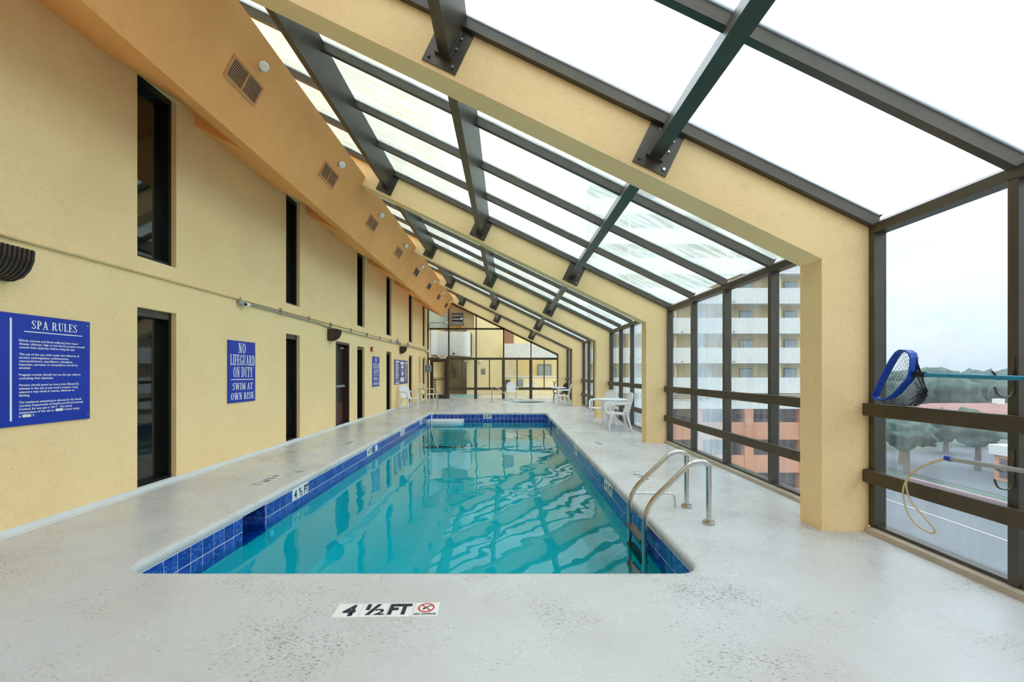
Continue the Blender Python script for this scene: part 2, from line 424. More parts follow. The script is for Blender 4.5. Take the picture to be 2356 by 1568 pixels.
# ------------------------------------------------------------------ left wall
WIN = [(5.18, 5.79), (8.67, 9.25), (12.80, 13.46), (15.91, 16.60), (19.57, 20.28), (22.80, 23.45)]
ZU0, ZU1, ZL0, ZL1 = 2.80, 5.0, 0.03, 2.20
DOOR = (11.19, 12.16, 0.0, 2.23)
holes = [(a, b, ZU0, ZU1) for a, b in WIN]+[(a, b, ZL0, ZL1) for a, b in WIN]+[DOOR]
WINN = [(1.66, 2.27)]         # the window pair before the frame begins
holes += [(a, b, ZU0, ZU1) for a, b in WINN]+[(a, b, ZL0, ZL1) for a, b in WINN]
mb = MB(); wall_grid(mb, (XW,0,0), (0,1,0), (0,0,1), (1,0,0), YB, 34.0, -.02, 16.0, holes, .20)
tag(mb.build('wall_left', M_YEL), 'long yellow stucco wall with tall narrow windows', kind='structure')
wn_i = 0
for (a, b) in WIN+WINN:
    for (c, d, hh) in ((ZU0, ZU1, 'upper'), (ZL0, ZL1, 'lower')):
        wn_i += 1
        w = empty(f'window_{wn_i}', (XW-.10, (a+b)/2, c))
        tag(w, f"{['nearest', 'second', 'third', 'fourth', 'fifth', 'farthest', 'out of view'][(wn_i-1)//2]} narrow dark {hh} window slot in the yellow wall", kind='structure')
        hw, hz, t = (b-a)/2, d-c, .045
        f = MB()
        f.box(-.10, .035, -hw, -hw+t, 0, hz); f.build('frame_jamb', M_BLACK, w)
        f = MB(); f.box(-.10, .035, hw-t, hw, 0, hz); f.build('frame_jamb', M_BLACK, w)
        f = MB(); f.box(-.10, .035, -hw+t, hw-t, hz-.09, hz); f.build('frame_head', M_BRONZE if hh == 'lower' else M_BLACK, w)
        f = MB(); f.box(-.10, .035, -hw+t, hw-t, 0, .05); f.build('frame_sill', M_BLACK, w)
        f = MB(); f.box(-.075, -.06, -hw+t, hw-t, .05, hz-.09); f.build('pane', M_DARKPANE, w)
# service door in the long wall
d1 = empty('door_1', (XW-.17, (DOOR[0]+DOOR[1])/2, 0)); tag(d1, 'dark brown service door set back in the yellow wall', kind='structure')
hw = (DOOR[1]-DOOR[0])/2
m_ = MB(); m_.box(-.03, .01, -hw+.05, hw-.05, .01, 2.17); m_.build('door_leaf', M_BROWN, d1)
m_ = MB(); m_.box(.01, .016, -hw+.08, hw-.08, .04, .62); m_.build('kick_plate', M_KICK, d1)
for sy in (-1, 1):
    m_ = MB(); m_.box(-.03, .17, sy*hw, sy*(hw-.05), 0, 2.23); m_.build('door_jamb', M_BROWN, d1)
m_ = MB(); m_.box(-.03, .17, -hw+.05, hw-.05, 2.17, 2.23); m_.build('door_head', M_BROWN, d1)
m_ = MB(); m_.bbox(.05, .09, -hw+.1, hw-.12, 1.03, 1.09, .01); m_.box(.01, .06, -hw+.1, -hw+.16, 1.04, 1.08); m_.box(.01, .06, hw-.18, hw-.12, 1.03, 1.09)
m_.build('push_bar', M_GREY, d1)
m_ = MB(); m_.bbox(.01, .06, hw-.32, hw-.1, 2.06, 2.12, .01); m_.build('door_closer', M_GREY, d1)

# ------------------------------------------------------------------ yellow arches
def arch_profile():
    z = lambda x: ZI+SL*(XI-x)
    return [(XO, -.01), (XO, ZO), (XW-.02, roofz(XW-.02)), (XW-.02, z(XW-.02)), (XI, ZI), (XI, -.01)]
names = ['yellow stucco arch behind the camera', 'nearest yellow stucco arch, its pier beside the leaf skimmer net',
         'second yellow stucco arch, its pier beyond the pool ladder', 'third yellow stucco arch, its pier behind the white table set',
         'fourth yellow stucco arch, behind the corner chair group', 'farthest yellow stucco arch, framing the glazed end wall']
for y, lab in zip(ARCH, names):
    a = empty('stucco_arch', (0, y, 0)); tag(a, lab, 'arch', 'yellow roof arches')
    p = arch_profile()
    m_ = MB(); m_.prism([p[1], p[2], p[3], p[4], (XI, ZI), (XI, ZI), ][:4]+[(XO, ZI-SL*(XO-XI)*0)], 0, TH)  # sloping beam down to the knee
    m_.build('beam', M_YEL, a)
    m_ = MB(); m_.box(XI, XO, 0, TH, -.01, ZI); m_.build('pier', M_YEL, a)

# ------------------------------------------------------------------ glazed roof
roof = empty('ceiling', (0, 0, 0)); tag(roof, 'sloping glazed roof with dark bronze rafters and dirty panes', kind='structure')
BAYS = [(ARCH[k]+TH, ARCH[k+1]) for k in range(5)]
BAYS = [(YB, ARCH[0])]+BAYS
PUR = [-2.45+.126, -.56+.126, 1.32+.126]       # where each purlin meets the roof plane
XEDGE = [XW+.02]+PUR+[XO+.03]
MW = .062                                        # mullion width
def divisions(bi, y0, y1):
    """far edges of the mullions in a bay, from the far arch towards the camera"""
    sp = 1.09 if bi == 1 else 1.145
    return [y1-k*sp for k in range(4 if bi else 3)]
def slope_bar(x0, x1, o0, o1, ya, yb):
    return MB().prism([rp(x0, o0), rp(x1, o0), rp(x1, o1), rp(x0, o1)], ya, yb)
for bi, (y0, y1) in enumerate(BAYS):
    fe = divisions(bi, y0, y1)
    bars = [(f-MW, f) for f in fe]+[(y0, y0+MW)]
    for (ya, yb) in bars:
        slope_bar(XW+.01, XO+.02, -.012, .085, ya, yb).build('rafter', M_BRONZE, roof)
        slope_bar(XW+.01, XO+.02, .085, .10, ya-.012, yb+.012).build('glazing_cap', M_BLACK, roof)
    bars.sort()
    for i in range(len(bars)-1):
        for j in range(4):
            xa, xb = XEDGE[j]+.03, XEDGE[j+1]-.03
            slope_bar(xa, xb, .076, .084, bars[i][1], bars[i+1][0]).build('roof_pane', M_ROOFGLASS if bi < 2 else M_ROOFGRIMY, roof)
    # purlins with their bolted plates
    for j, x in enumerate(PUR):
        ux = .056*NZn
        p = [(lambda q, o: rp(q, o))(x+s*ux, o) for s, o in ((-1, -.29), (1, -.29), (1, .07), (-1, .07))]
        # square the section to the roof plane
        pr = MB().prism(p, y0+.004, y1-.004).build('purlin', M_BRONZE, roof)
        for yy, dirn, on in ((y1, -1, True), (y0, 1, bi > 0)):
            if not on: continue
            w = .165*NZn
            q = [rp(x+s*w, o) for s, o in ((-1, -.405), (1, -.405), (1, -.005), (-1, -.005))]
            pl = MB().prism(q, yy, yy+dirn*.014).build('bracket_plate', M_BRONZE, pr)
            if dirn < 0 and bi in (1, 2):
                for s, o in ((-1, -.355), (1, -.355)):
                    bx, bz = rp(x+s*w*.72, o)
                    MB().lathe([(0, -.03), (.014, -.03), (.014, -.014), (0, -.014)], (bx, yy, bz), 8, 'y').build('bolt', M_STEEL if s > 0 else M_BRONZE, pr)
                for s2, o in ((1, -.2), (1, -.1)):
                    bx, bz = rp(x+.08, o)
                    MB().lathe([(0, -.035), (.010, -.035), (.010, -.014), (0, -.014)], (bx, yy, bz), 6, 'y').build('bolt', M_STEEL, pr)
                c0 = [rp(x+s*(ux+.022), o) for s, o in ((-1, -.31), (1, -.31), (1, -.05), (-1, -.05))]
                MB().prism(c0, yy-.014, yy-.05).build('clip_angle', M_BRONZE, pr)
        # slim glazing bars beside the purlin
        slope_bar(x-.03, x+.03, .07, .09, y0, y1).build('glazing_bar', M_BLACK, roof)
# weather caps over the arches, wall flashing
for y in ARCH:
    slope_bar(XW+.01, XO+.08, .0, .10, y, y+TH).build('arch_cap', M_BRONZE, roof)
slope_bar(XW, XW+.06, .0, .10, YB, YF).build('wall_flashing', M_BRONZE, roof)

# ------------------------------------------------------------------ glazed right wall
wr = empty('wall_right', (XO, 0, 0)); tag(wr, 'glazed right wall with dark bronze mullions, overlooking the street', kind='structure')
for bi, (y0, y1) in enumerate(BAYS):
    fe = divisions(bi, y0, y1); bars = sorted([(f-MW, f) for f in fe]+[(y0, y0+MW)])
    for ya, yb in bars:
        MB().box(0, .105, ya, yb, .06, 2.66).build('mullion', M_BRONZE, wr)
    MB().prism([(0, 2.655), (.115, 2.655), (.115, 2.80), (0, 2.735)], y0, y1).build('eave_header', M_BRONZE, wr)
    MB().prism([(-.045, 0), (.12, 0), (.12, .055), (-.01, .05), (-.035, .04)], y0, y1).build('curb', M_CURB, wr)
    MB().box(.012, .115, y0, y1, .05, .078).build('sill_rail', M_BRONZE, wr)
    for i in range(len(bars)-1):
        g = M_FOGGED if (bi == 2 and i == 2) or (bi == 3 and i == 1) else M_SIDEGLASS
        MB().box(.088, .096, bars[i][1], bars[i+1][0], .07, 2.66).build('window_pane', g, wr)
bayname = ['bay behind the camera', 'nearest window bay, under the skimmer net', 'window bay beyond the nearest pier', 'window bay beside the white table set',
           'short window bay behind the third pier', 'last window bay in the far corner']
for bi, (y0, y1) in enumerate(BAYS):
    if bi == 0: y0 = YB+.05
    g = empty('guard_rail', (XO, (y0+y1)/2, 0)); tag(g, 'two flat brown guard rail bars across the '+bayname[bi], 'guard rail', 'brown window guard rails')
    L = (y1-y0)/2
    for z0, z1 in ((1.04, 1.15), (.45, .562)):
        r_ = MB().bbox(-.062, -.004, -L+.005, L-.005, z0, z1, .004).build('rail_bar', M_RAIL, g)

# ------------------------------------------------------------------ orange service chase under the roof
FX, FZ, UX, UZ = -3.384, 4.377, -2.858, 5.377
KX = -3.684; KZ = FZ+(4.877-FZ)*(FX-KX)/(FX-XW)
def wz(y, steps):
    for s in steps:
        if s-1.5 < y <= s: return 4.877+.175*(y-(s-1.5))/1.5
    return 4.877
steps = [b+.34 for a, b in WINN+WIN]
steps[-1] = 23.55
YEND = 23.60
ys = sorted({YB, YEND, *steps, *[s-1.5 for s in steps], *[s+1e-3 for s in steps if s+1e-3 < YEND]})
mb = MB()
for i in range(len(ys)-1):
    a, b = ys[i], ys[i+1]
    za, zb = wz(a, steps), wz(b, steps)
    if b-a < .01 and zb < za-.01:   # vertical end of a window pocket
        mb.add([(KX, b, KZ), (XW, b, zb), (XW, b, za)], [(0,1,2)]); continue
    mb.add([(FX,a,FZ),(FX,b,FZ),(KX,b,KZ),(KX,a,KZ)], [(0,1,2,3)])
    mb.add([(KX,a,KZ),(KX,b,KZ),(XW,b,zb),(XW,a,za)], [(0,1,2,3)])
mb.add([(FX,YB,FZ),(FX,YEND,FZ),(UX,YEND,UZ),(UX,YB,UZ)], [(0,1,2,3)])
mb.add([(UX,YB,UZ),(UX,YEND,UZ),(XW,YEND,UZ+.02),(XW,YB,UZ+.02)], [(0,1,2,3)])
mb.add([(FX,YEND,FZ),(UX,YEND,UZ),(XW,YEND,UZ+.02),(XW,YEND,4.877)], [(0,1,2,3)])
tag(mb.build('trim_1', M_ORG), 'orange stucco boxed chase running along the top of the yellow wall', kind='structure')
fd = Vector((UX-FX, 0, UZ-FZ)); fl = fd.length; fd.normalize(); fn = Vector((fd.z, 0, -fd.x))
def facept(y, s): return Vector((FX, y, FZ))+fd*s
ordn = ['nearest', 'second', 'third', 'fourth', 'fifth', 'sixth', 'seventh', 'farthest']
for k in range(8):
    y = 5.22+2.475*k
    v = empty('air_vent', facept(y, .57))
    v.rotation_mode = 'QUATERNION'
    v.rotation_quaternion = Matrix((( 0, fd.x, fn.x), (1, fd.y, fn.y), (0, fd.z, fn.z))).to_quaternion()   # local x along the hall, y up the face, z out
    tag(v, f'{ordn[k]} louvred air vent on the orange chase', 'air vent', 'air vents on the orange chase')
    hw, hh = .30, .135
    MB().box(-hw+.02, hw-.02, -hh+.02, hh-.02, .001, .004).build('duct_back', M_VENTDARK, v)
    f = MB(); t = .028
    f.box(-hw, hw, -hh, -hh+t, 0, .014); f.build('frame_bar', M_VENT, v)
    f = MB(); f.box(-hw, hw, hh-t, hh, 0, .014); f.build('frame_bar', M_VENT, v)
    for sx in (-hw, hw-t, -.01):
        f = MB(); f.box(sx, sx+(t if sx != -.01 else .02), -hh+t, hh-t, 0, .014); f.build('frame_bar', M_VENT, v)
    if k < 4:
        sl_me = None
        for half in (-1, 1):
            cx = half*(hw-t+.01)/2; L = (hw-t-.01)/2
            for q in range(9):
                yy = -hh+t+.012+q*(2*(hh-t)-.024)/8
                if sl_me is None:
                    sl_me = MB().box(-L, L, -.0042, .0042, .005, .012).build('slat', M_VENT, v); sl_me.location = (cx, yy, 0); s0 = sl_me
                else: raw('slat', s0.data, v, (cx, yy, 0))
    b = empty('spot_lamp', facept(y+.13, .86)); b.rotation_mode = 'QUATERNION'; b.rotation_quaternion = v.rotation_quaternion
    tag(b, f'{ordn[k]} white reflector bulb on the orange chase', 'spotlight', 'spotlights on the orange chase')
    dirv = Vector((-.85, -.15, .5)).normalized()
    MB().lathe([(0, .0), (.045, .0), (.045, .012), (.02, .02), (0, .02)], (0,0,0), 12).build('base_plate', M_GREY, b)
    MB().tube([(0,0,.01), (0,0,.05), dirv*.05+Vector((0,0,.04))], .014, 8).build('socket', M_GREY, b)
    q = dirv.to_track_quat('Z', 'Y')
    bl = MB().lathe([(.018, 0), (.022, .03), (.05, .075), (.055, .09), (.045, .105), (0, .112)], (0,0,0), 14).build('bulb', M_WHITE, b, True)
    bl.location = dirv*.06+Vector((0,0,.045)); bl.rotation_mode = 'QUATERNION'; bl.rotation_quaternion = q

# ------------------------------------------------------------------ wall behind the camera
mb = MB(); mb.prism([(XW-.2, -.02), (3.5, -.02), (3.5, 2.75), (XW-.2, 6.6)], YB-.2, YB)
tag(mb.build('wall_front', M_YEL), 'plain yellow stucco wall behind the camera', kind='structure')

# ------------------------------------------------------------------ glazed end wall
wb = empty('wall_back', (0, YF, 0)); tag(wb, 'glazed end wall in dark bronze framing under the last arch', kind='structure')
K = FPX/YF
def fx(px): return (px-VX)/K
def fz(py): return H+(VY-py)/K
def sloptop(x): return ZI+SL*(XI-x)
def bar(name, x0, x1, z0, z1, d0=0, d1=.11, mat=None): return MB().box(x0, x1, d0, d1, z0, z1).build(name, mat or M_BRONZE, wb)
XLj = XW
vert_up = [(fx(1030.8), fx(1034)), (fx(1094), fx(1096.8)), (fx(1157), fx(1160.5)), (fx(1220.5), fx(1223))]
vert_lo = [(fx(1029.5), fx(1034)), (fx(1091), fx(1097.7)), (fx(1154.7), fx(1161.6)), (fx(1217.8), fx(1224.7))]
ztr0, ztr1 = fz(827.3), fz(822.2); zup0, zup1 = fz(758), fz(754); zlr0, zlr1 = fz(896.6), fz(890.9)
bar('frame_jamb', XLj, XLj+.07, 0, 5.0); bar('frame_jamb', XI-.07, XI, 0, ZI)
for a, b in vert_up: bar('mullion', a, b, ztr1, min(sloptop((a+b)/2), 5.3))
for a, b in vert_lo: bar('mullion', a, b, 0, ztr0, -.02, .11)
bar('transom', XLj, XI, ztr0, ztr1, -.01, .11)
bar('transom', XLj, fx(1157), zup0, zup1)
xs = [vert_lo[0][1]]+[v for ab in vert_lo[1:] for v in ab]+[XI-.07]
for i in range(0, len(xs), 2): bar('sill_rail', xs[i], xs[i+1], zlr0, zlr1); 
for i, (a, b) in enumerate([(1061.9, 1063.8), (1125, 1127.2), (1188.4, 1191), (1251, 1253.3)]): bar('sash_bar', fx(a), fx(b), zlr1, ztr0, .02, .09)
zz = .10
MB().prism([(XW, sloptop(XW)), (XI, ZI), (XI, ZI-zz), (XW, sloptop(XW)-zz)], 0, .11).build('raking_frame', M_BRONZE, wb)
# panes
cols = [(XLj+.07, vert_lo[0][0]), (vert_lo[0][1], vert_lo[1][0]), (vert_lo[1][1], vert_lo[2][0]), (vert_lo[2][1], vert_lo[3][0]), (vert_lo[3][1], XI-.07)]
def pane(x0, x1, z0, z1, mat=M_FARGLASS): MB().box(x0, x1, .05, .058, z0, z1).build('window_pane', mat, wb)
for i, (a, b) in enumerate(cols):
    if i > 0:
        pane(a, b, .02, zlr0)
        mid = (a+b)/2
        pane(a, mid-.02, zlr1, ztr0); pane(mid+.02, b, zlr1, ztr0)
M_BLUEGLASS = glass_mat('frosted_blue_glass', (.8, .9, .95, 1), .35, .6, (1, 1, 1), (190, 208, 216), .6, 1.0)
pane(cols[0][0], cols[0][1], ztr1, zup0); pane(cols[0][0], cols[0][1], zup1, 5.1, M_BLUEGLASS)
pane(cols[1][0], cols[1][1], ztr1, zup0); pane(cols[2][0], cols[2][1], ztr1, zup0)
def rpane(x0, x1, z0, mat, d=(.05, .058), name='window_pane'):
    MB().prism([(x0, z0), (x1, z0), (x1, sloptop(x1)-zz), (x0, sloptop(x0)-zz)], *d).build(name, mat, wb)
rpane(cols[1][0], cols[1][1], zup1, M_BYEL, (.04, .07), 'infill_panel'); rpane(cols[2][0], cols[2][1]-.06, zup1, M_FARGLASS)
rpane(cols[3][0], cols[3][1], ztr1, M_FARGLASS); rpane(cols[4][0], cols[4][1], ztr1, M_FARGLASS)
# exhaust fan in the infill panel
ex = empty('exhaust_fan', (fx(1053), YF, fz(733))); tag(ex, 'square metal exhaust fan with three louvre blades high on end wall', 'fan')
w2, h2 = .34, .33
for (x0, x1, z0, z1) in ((-w2, w2, h2-.04, h2), (-w2, w2, -h2, -h2+.04), (-w2, -w2+.04, -h2, h2), (w2-.04, w2, -h2, h2)):
    MB().box(x0, x1, -.10, .03, z0, z1).build('housing_side', M_CONDG, ex)
MB().box(-w2+.03, w2-.03, .02, .03, -h2+.03, h2-.03).build('housing_back', M_BLACK, ex)
for q in range(3):
    zc = h2-.14-q*.19
    MB().obox((0, -.045, zc), (1,0,0), (0, math.cos(.95), math.sin(.95)), (0, -math.sin(.95), math.cos(.95)), w2-.05, .095, .004).build('louvre_blade', M_CONDG, ex)
MB().bbox(.16, .26, -.12, -.06, -.06, .06, .01).build('motor', M_WHITE, ex)
MB().tube([(.18, -.08, -.06), (.16, -.06, -.28), (.05, -.05, -.55), (-.25, -.05, -.6), (-.42, -.05, -.56)], .009, 6).build('power_cable', M_BLACK, ex)
MB().box(-.42, .42, -.012, .012, -h2-.16, -h2-.12).build('rust_strip', M_ORG, ex)
# exit door in the end wall
d2 = empty('door_2', (fx(1009), YF-.01, 0)); tag(d2, 'dark brown glazed exit door in the far corner', kind='structure')
o0, o1 = fx(989.5)-fx(1009), fx(1029.3)-fx(1009); g0, g1 = fx(996.8)-fx(1009), fx(1023)-fx(1009); zg0, zg1 = fz(907.6), fz(832)
for (x0, x1, z0, z1, n) in ((o0, g0, .01, ztr0, 'door_stile'), (g1, o1, .01, ztr0, 'door_stile'), (g0, g1, .01, zg0, 'bottom_rail'), (g0, g1, zg1, ztr0, 'top_rail')):
    MB().box(x0, x1, 0, .05, z0, z1).build(n, M_BROWN, d2)
MB().box(g0, g1, .02, .028, zg0, zg1).build('pane', M_FARGLASS, d2)
MB().bbox(g0, g1, -.05, -.02, 1.03, 1.08, .008).build('push_bar', M_BRONZE, d2)
ex = empty('exit_sign', (fx(1018.8), YF-.03, fz(819.7))); tag(ex, 'white exit sign with red letters above the brown door', 'sign')
MB().bbox(-.17, .17, -.06, .02, -.115, .115, .01).build('sign_box', M_SIGNWHITE, ex)
MB().tube([(-.3, -.0, .06), (-.17, -.0, .02)], .03, 8).build('lamp_head', M_SIGNWHITE, ex); MB().tube([(.17, -.0, .02), (.27, -.0, .04)], .035, 8).build('lamp_head', M_SIGNWHITE, ex)

# ------------------------------------------------------------------ lettering
def text_mesh(s, size, bold=0.0, align='LEFT', sx=1.0, spacing=1.0, line=1.0):
    cu = bpy.data.curves.new('lettering', 'FONT'); cu.body = s; cu.size = size; cu.align_x = align; cu.offset = bold
    cu.space_character = spacing; cu.space_line = line; cu.resolution_u = 2
    t = bpy.data.objects.new('tmp', cu); COL.objects.link(t)
    dg = bpy.context.evaluated_depsgraph_get(); me = bpy.data.meshes.new_from_object(t.evaluated_get(dg))
    bpy.data.objects.remove(t, do_unlink=True); me.name = 'lettering'
    for v in me.vertices: v.co.x *= sx
    return me
def bounds(me):
    xs = [v.co.x for v in me.vertices]; ys_ = [v.co.y for v in me.vertices]; return min(xs), max(xs), min(ys_), max(ys_)
def place_text(me, mat, parent, M, name='lettering'):
    me.materials.clear(); me.materials.append(mat)
    o = bpy.data.objects.new(name, me); COL.objects.link(o); o.parent = parent
    o.matrix_local = M; return o
def fit_text(s, x0, x1, y0, y1, mat, parent, M, bold=0.0):
    """block lettering stretched to fill a rectangle of the local plane"""
    me = text_mesh(s, 1.0, bold); a, b, c, d = bounds(me)
    for v in me.vertices:
        v.co.x = x0+(v.co.x-a)/(b-a)*(x1-x0); v.co.y = y0+(v.co.y-c)/(d-c)*(y1-y0)
    return place_text(me, mat, parent, M)
# serif capitals drawn as polygons in a box one unit high
ST, TN, SR = .17, .065, .06
def gl_rect(x0, y0, x1, y1): return [(x0,y0),(x1,y0),(x1,y1),(x0,y1)]
def gl_serif(xc, y, w=.30): return gl_rect(xc-w/2, y, xc+w/2, y+SR) if y < .5 else gl_rect(xc-w/2, y-SR, xc+w/2, y)
def gl_arc(cx, cy, rx, ry, tx, ty, a0, a1, n=14):
    P = []
    for k in range(n):
        a, b = math.radians(a0+(a1-a0)*k/n), math.radians(a0+(a1-a0)*(k+1)/n)
        P.append([(cx+rx*math.cos(a), cy+ry*math.sin(a)), (cx+rx*math.cos(b), cy+ry*math.sin(b)), (cx+(rx-tx)*math.cos(b), cy+(ry-ty)*math.sin(b)), (cx+(rx-tx)*math.cos(a), cy+(ry-ty)*math.sin(a))])
    return P
def gl_diag(x0, y0, x1, y1, w): return [(x0-w/2,y0),(x0+w/2,y0),(x1+w/2,y1),(x1-w/2,y1)]
def glyph(c):
    s = ST; S = gl_serif
    if c == 'I': return .34, [gl_rect(.17-s/2,0,.17+s/2,1), S(.17,0,.32), S(.17,1,.32)]
    if c == 'L': return .56, [gl_rect(.08,0,.08+s,1), S(.165,1,.32), gl_rect(.02,0,.54,SR), gl_rect(.48,0,.54,.26)]
    if c == 'E': return .58, [gl_rect(.08,0,.08+s,1), gl_rect(.02,0,.56,SR), gl_rect(.02,1-SR,.53,1), gl_rect(.2,.48,.42,.54), gl_rect(.38,.4,.43,.62), gl_rect(.5,0,.56,.26), gl_rect(.47,.76,.53,1)]
    if c == 'F': return .54, [gl_rect(.08,0,.08+s,1), S(.165,0,.32), gl_rect(.02,1-SR,.52,1), gl_rect(.2,.47,.42,.53), gl_rect(.38,.39,.43,.61), gl_rect(.46,.74,.52,1)]
    if c == 'T': return .60, [gl_rect(.30-s/2,0,.30+s/2,1), S(.30,0,.34), gl_rect(.02,1-SR,.58,1), gl_rect(.02,.74,.08,1), gl_rect(.52,.74,.58,1)]
    if c == 'N': return .72, [gl_rect(.12,0,.12+TN,1), gl_rect(.54,0,.54+TN,1), gl_diag(.17,1,.56,0,s+.03), S(.15,0,.28), S(.13,1,.24), S(.57,1,.28)]
    if c == 'M': return .90, [gl_rect(.12,0,.12+TN,1), gl_rect(.66,0,.66+s,1), gl_diag(.19,1,.45,.04,s), gl_diag(.45,.04,.72,1,TN+.02), S(.15,0,.28), S(.745,0,.30), S(.13,1,.22), S(.76,1,.26)]
    if c == 'W': return 1.02, [gl_diag(.13,1,.33,0,s), gl_diag(.33,0,.50,.9,TN+.02), gl_diag(.48,1,.70,0,s), gl_diag(.70,0,.89,1,TN+.02), S(.14,1,.30), S(.48,1,.30), S(.89,1,.24)]
    if c == 'A': return .74, [gl_diag(.14,0,.37,1,TN+.02), gl_diag(.58,0,.36,1,s), gl_rect(.22,.28,.52,.34), S(.14,0,.26), S(.59,0,.30)]
    if c == 'Y': return .72, [gl_rect(.36-s/2,0,.36+s/2,.48), gl_diag(.36,.42,.14,1,s), gl_diag(.37,.42,.58,1,TN+.02), S(.36,0,.32), S(.14,1,.30), S(.58,1,.24)]
    if c == 'K': return .74, [gl_rect(.08,0,.08+s,1), S(.165,0,.32), S(.165,1,.32), gl_diag(.25,.42,.56,1,TN+.02), gl_diag(.60,0,.36,.62,s), S(.62,0,.24), S(.57,1,.26)]
    if c == 'U': return .70, [gl_rect(.10,.3,.10+s,1), gl_rect(.54,.3,.54+TN,1), S(.185,1,.32), S(.57,1,.24)]+gl_arc(.352,.3,.252,.30,s,TN+.02,180,270)+gl_arc(.352,.3,.252,.30,TN,TN+.02,270,360)
    if c == 'D': return .70, [gl_rect(.08,0,.08+s,1), S(.16,0,.32), S(.16,1,.32), gl_rect(.16,0,.34,SR), gl_rect(.16,1-SR,.34,1)]+gl_arc(.34,.5,.32,.5,s,SR,-90,90)
    if c == 'O': return .74, gl_arc(.37,.5,.34,.5,s,SR,0,360,26)
    if c == 'G': return .74, gl_arc(.37,.5,.34,.5,s,SR,40,320,22)+[gl_rect(.55,.02,.55+s*.9,.42), S(.62,.42,.0001), gl_rect(.44,.40,.74,.46), gl_rect(.61,.72,.66,.97)]
    if c == 'P': return .60, [gl_rect(.08,0,.08+s,1), S(.165,0,.32), gl_rect(.02,1-SR,.30,1), gl_rect(.2,.44,.30,.50)]+gl_arc(.30,.72,.27,.28,s,SR,-90,90)
    if c == 'R': return .72, [gl_rect(.08,0,.08+s,1), S(.165,0,.32), gl_rect(.02,1-SR,.30,1), gl_rect(.2,.44,.32,.50), gl_diag(.58,0,.36,.48,s), S(.61,0,.22)]+gl_arc(.30,.72,.27,.28,s,SR,-90,90)
    if c == 'S': return .56, gl_arc(.28,.745,.25,.255,s*.8,SR,30,200,14)+[[(.03,.72),(.20,.68),(.53,.30),(.36,.34)], [(.05,.66),(.23,.74),(.51,.26),(.40,.32)]]+gl_arc(.28,.255,.25,.255,s*.8,SR,20,-150,14)+[gl_rect(.45,.74,.50,.99), gl_rect(.05,.01,.10,.26)]
    return .30, []
def serif_mesh(s, x0, x1, y0, y1):
    cur = 0; polys = []
    for c in s:
        w, P = glyph(c)
        polys += [[(cur+x, y) for x, y in p] for p in P]; cur += w+.05
    cur -= .05
    m_ = MB()
    for i, p in enumerate(polys): m_.add([(x0+x/cur*(x1-x0), y0+y*(y1-y0), i*2e-5) for x, y in p], [tuple(range(len(p)))])
    me = bpy.data.meshes.new('lettering'); me.from_pydata(m_.v, [], m_.f); me.update(); return me
# exit letters (drawn on the box front)
MX = Matrix.Translation((0, -.0605, 0)) @ Matrix.Rotation(PI/2, 4, 'X')
fit_text('EXIT', -.13, .13, -.085, .085, M_REDINK, ex, MX, .02)

# ------------------------------------------------------------------ wall signs (local x along +Y of the hall, local y up, local z out of the wall)
MWALL = Matrix(((0,0,1,0),(1,0,0,0),(0,1,0,0),(0,0,0,1)))
def wall_sign(name, y0, y1, z0, z1, mat, label, cat='sign', group=None):
    e = empty(name, (XW+.004, (y0+y1)/2, z0)); tag(e, label, cat, group)
    MB().bbox(0, .012, -(y1-y0)/2, (y1-y0)/2, 0, z1-z0, .003).build('sign_board', mat, e)
    return e
def ruler(e, x0, x1, y0, y1, mat=None, name='rule_line', zoff=.0135):
    me = MB().add([(zoff, x0, y0), (zoff, x1, y0), (zoff, x1, y1), (zoff, x0, y1)], [(0,1,2,3)]).build(name, mat or M_SIGNWHITE, e); return me
MSGN = Matrix.Translation((.0135, 0, 0)) @ MWALL
def lifeguard(y0, y1, z0, z1, label):
    e = wall_sign('lifeguard_sign', y0, y1, z0, z1, M_SIGNBLUE, label, 'sign', 'blue lifeguard notices')
    w = (y1-y0)/2; h = z1-z0
    for s, xa, xb, ya, yb in (('NO', -.11, .09, .805, .965), ('LIFEGUARD', -.32, .345, .605, .775), ('ON DUTY', -.245, .285, .41, .575), ('SWIM AT', -.265, .285, .205, .315), ('OWN RISK', -.31, .325, .045, .155)):
        place_text(serif_mesh(s, xa*w/.3715, xb*w/.3715, ya*h, yb*h), M_SIGNWHITE, e, MSGN)
    ruler(e, -.3*w/.3715, .31*w/.3715, .365*h, .378*h)
    for sx, sz in ((-1, .04), (1, .95)):
        MB().lathe([(0, .013), (.008, .013), (.008, .016), (0, .017)], (0, sx*(w-.03), sz*h), 8, 'x').build('screw', M_STEEL, e)
    return e
lifeguard(6.843, 7.586, .941, 1.936, 'blue no lifeguard on duty sign between the two nearest window slots')
lifeguard(14.21, 14.98, .965, 1.955, 'blue no lifeguard on duty sign under the red alarm, beyond the service door')
SPA_TXT = ["Elderly persons and those suffering from heart", "disease, diabetes, high or low blood pressure should", "consult their physician before using the spa.", "",
           "The use of the spa while under the influence of", "alcohol, anticoagulants, antihistamines,", "vasoconstrictors, vasodilators, stimulants,", "hypnotics, narcotics or tranquilizers should be", "avoided.", "",
           "Pregnant women should not use the spa without", "consulting their physician.", "",
           "Persons should spend no more than fifteen(15)", "minutes in the spa at any one(1) session. Long", "exposure may result in nausea, dizziness or", "fainting.", "",
           "The maximum temperature allowed by the South", "Carolina Department of Health and Environmental", "Control, for any spa is 104 F . The actual", "temperature of this spa at            o'clock today", "is            F ."]
sy0, sy1, sz0, sz1 = 2.25, 4.577, .945, 1.947
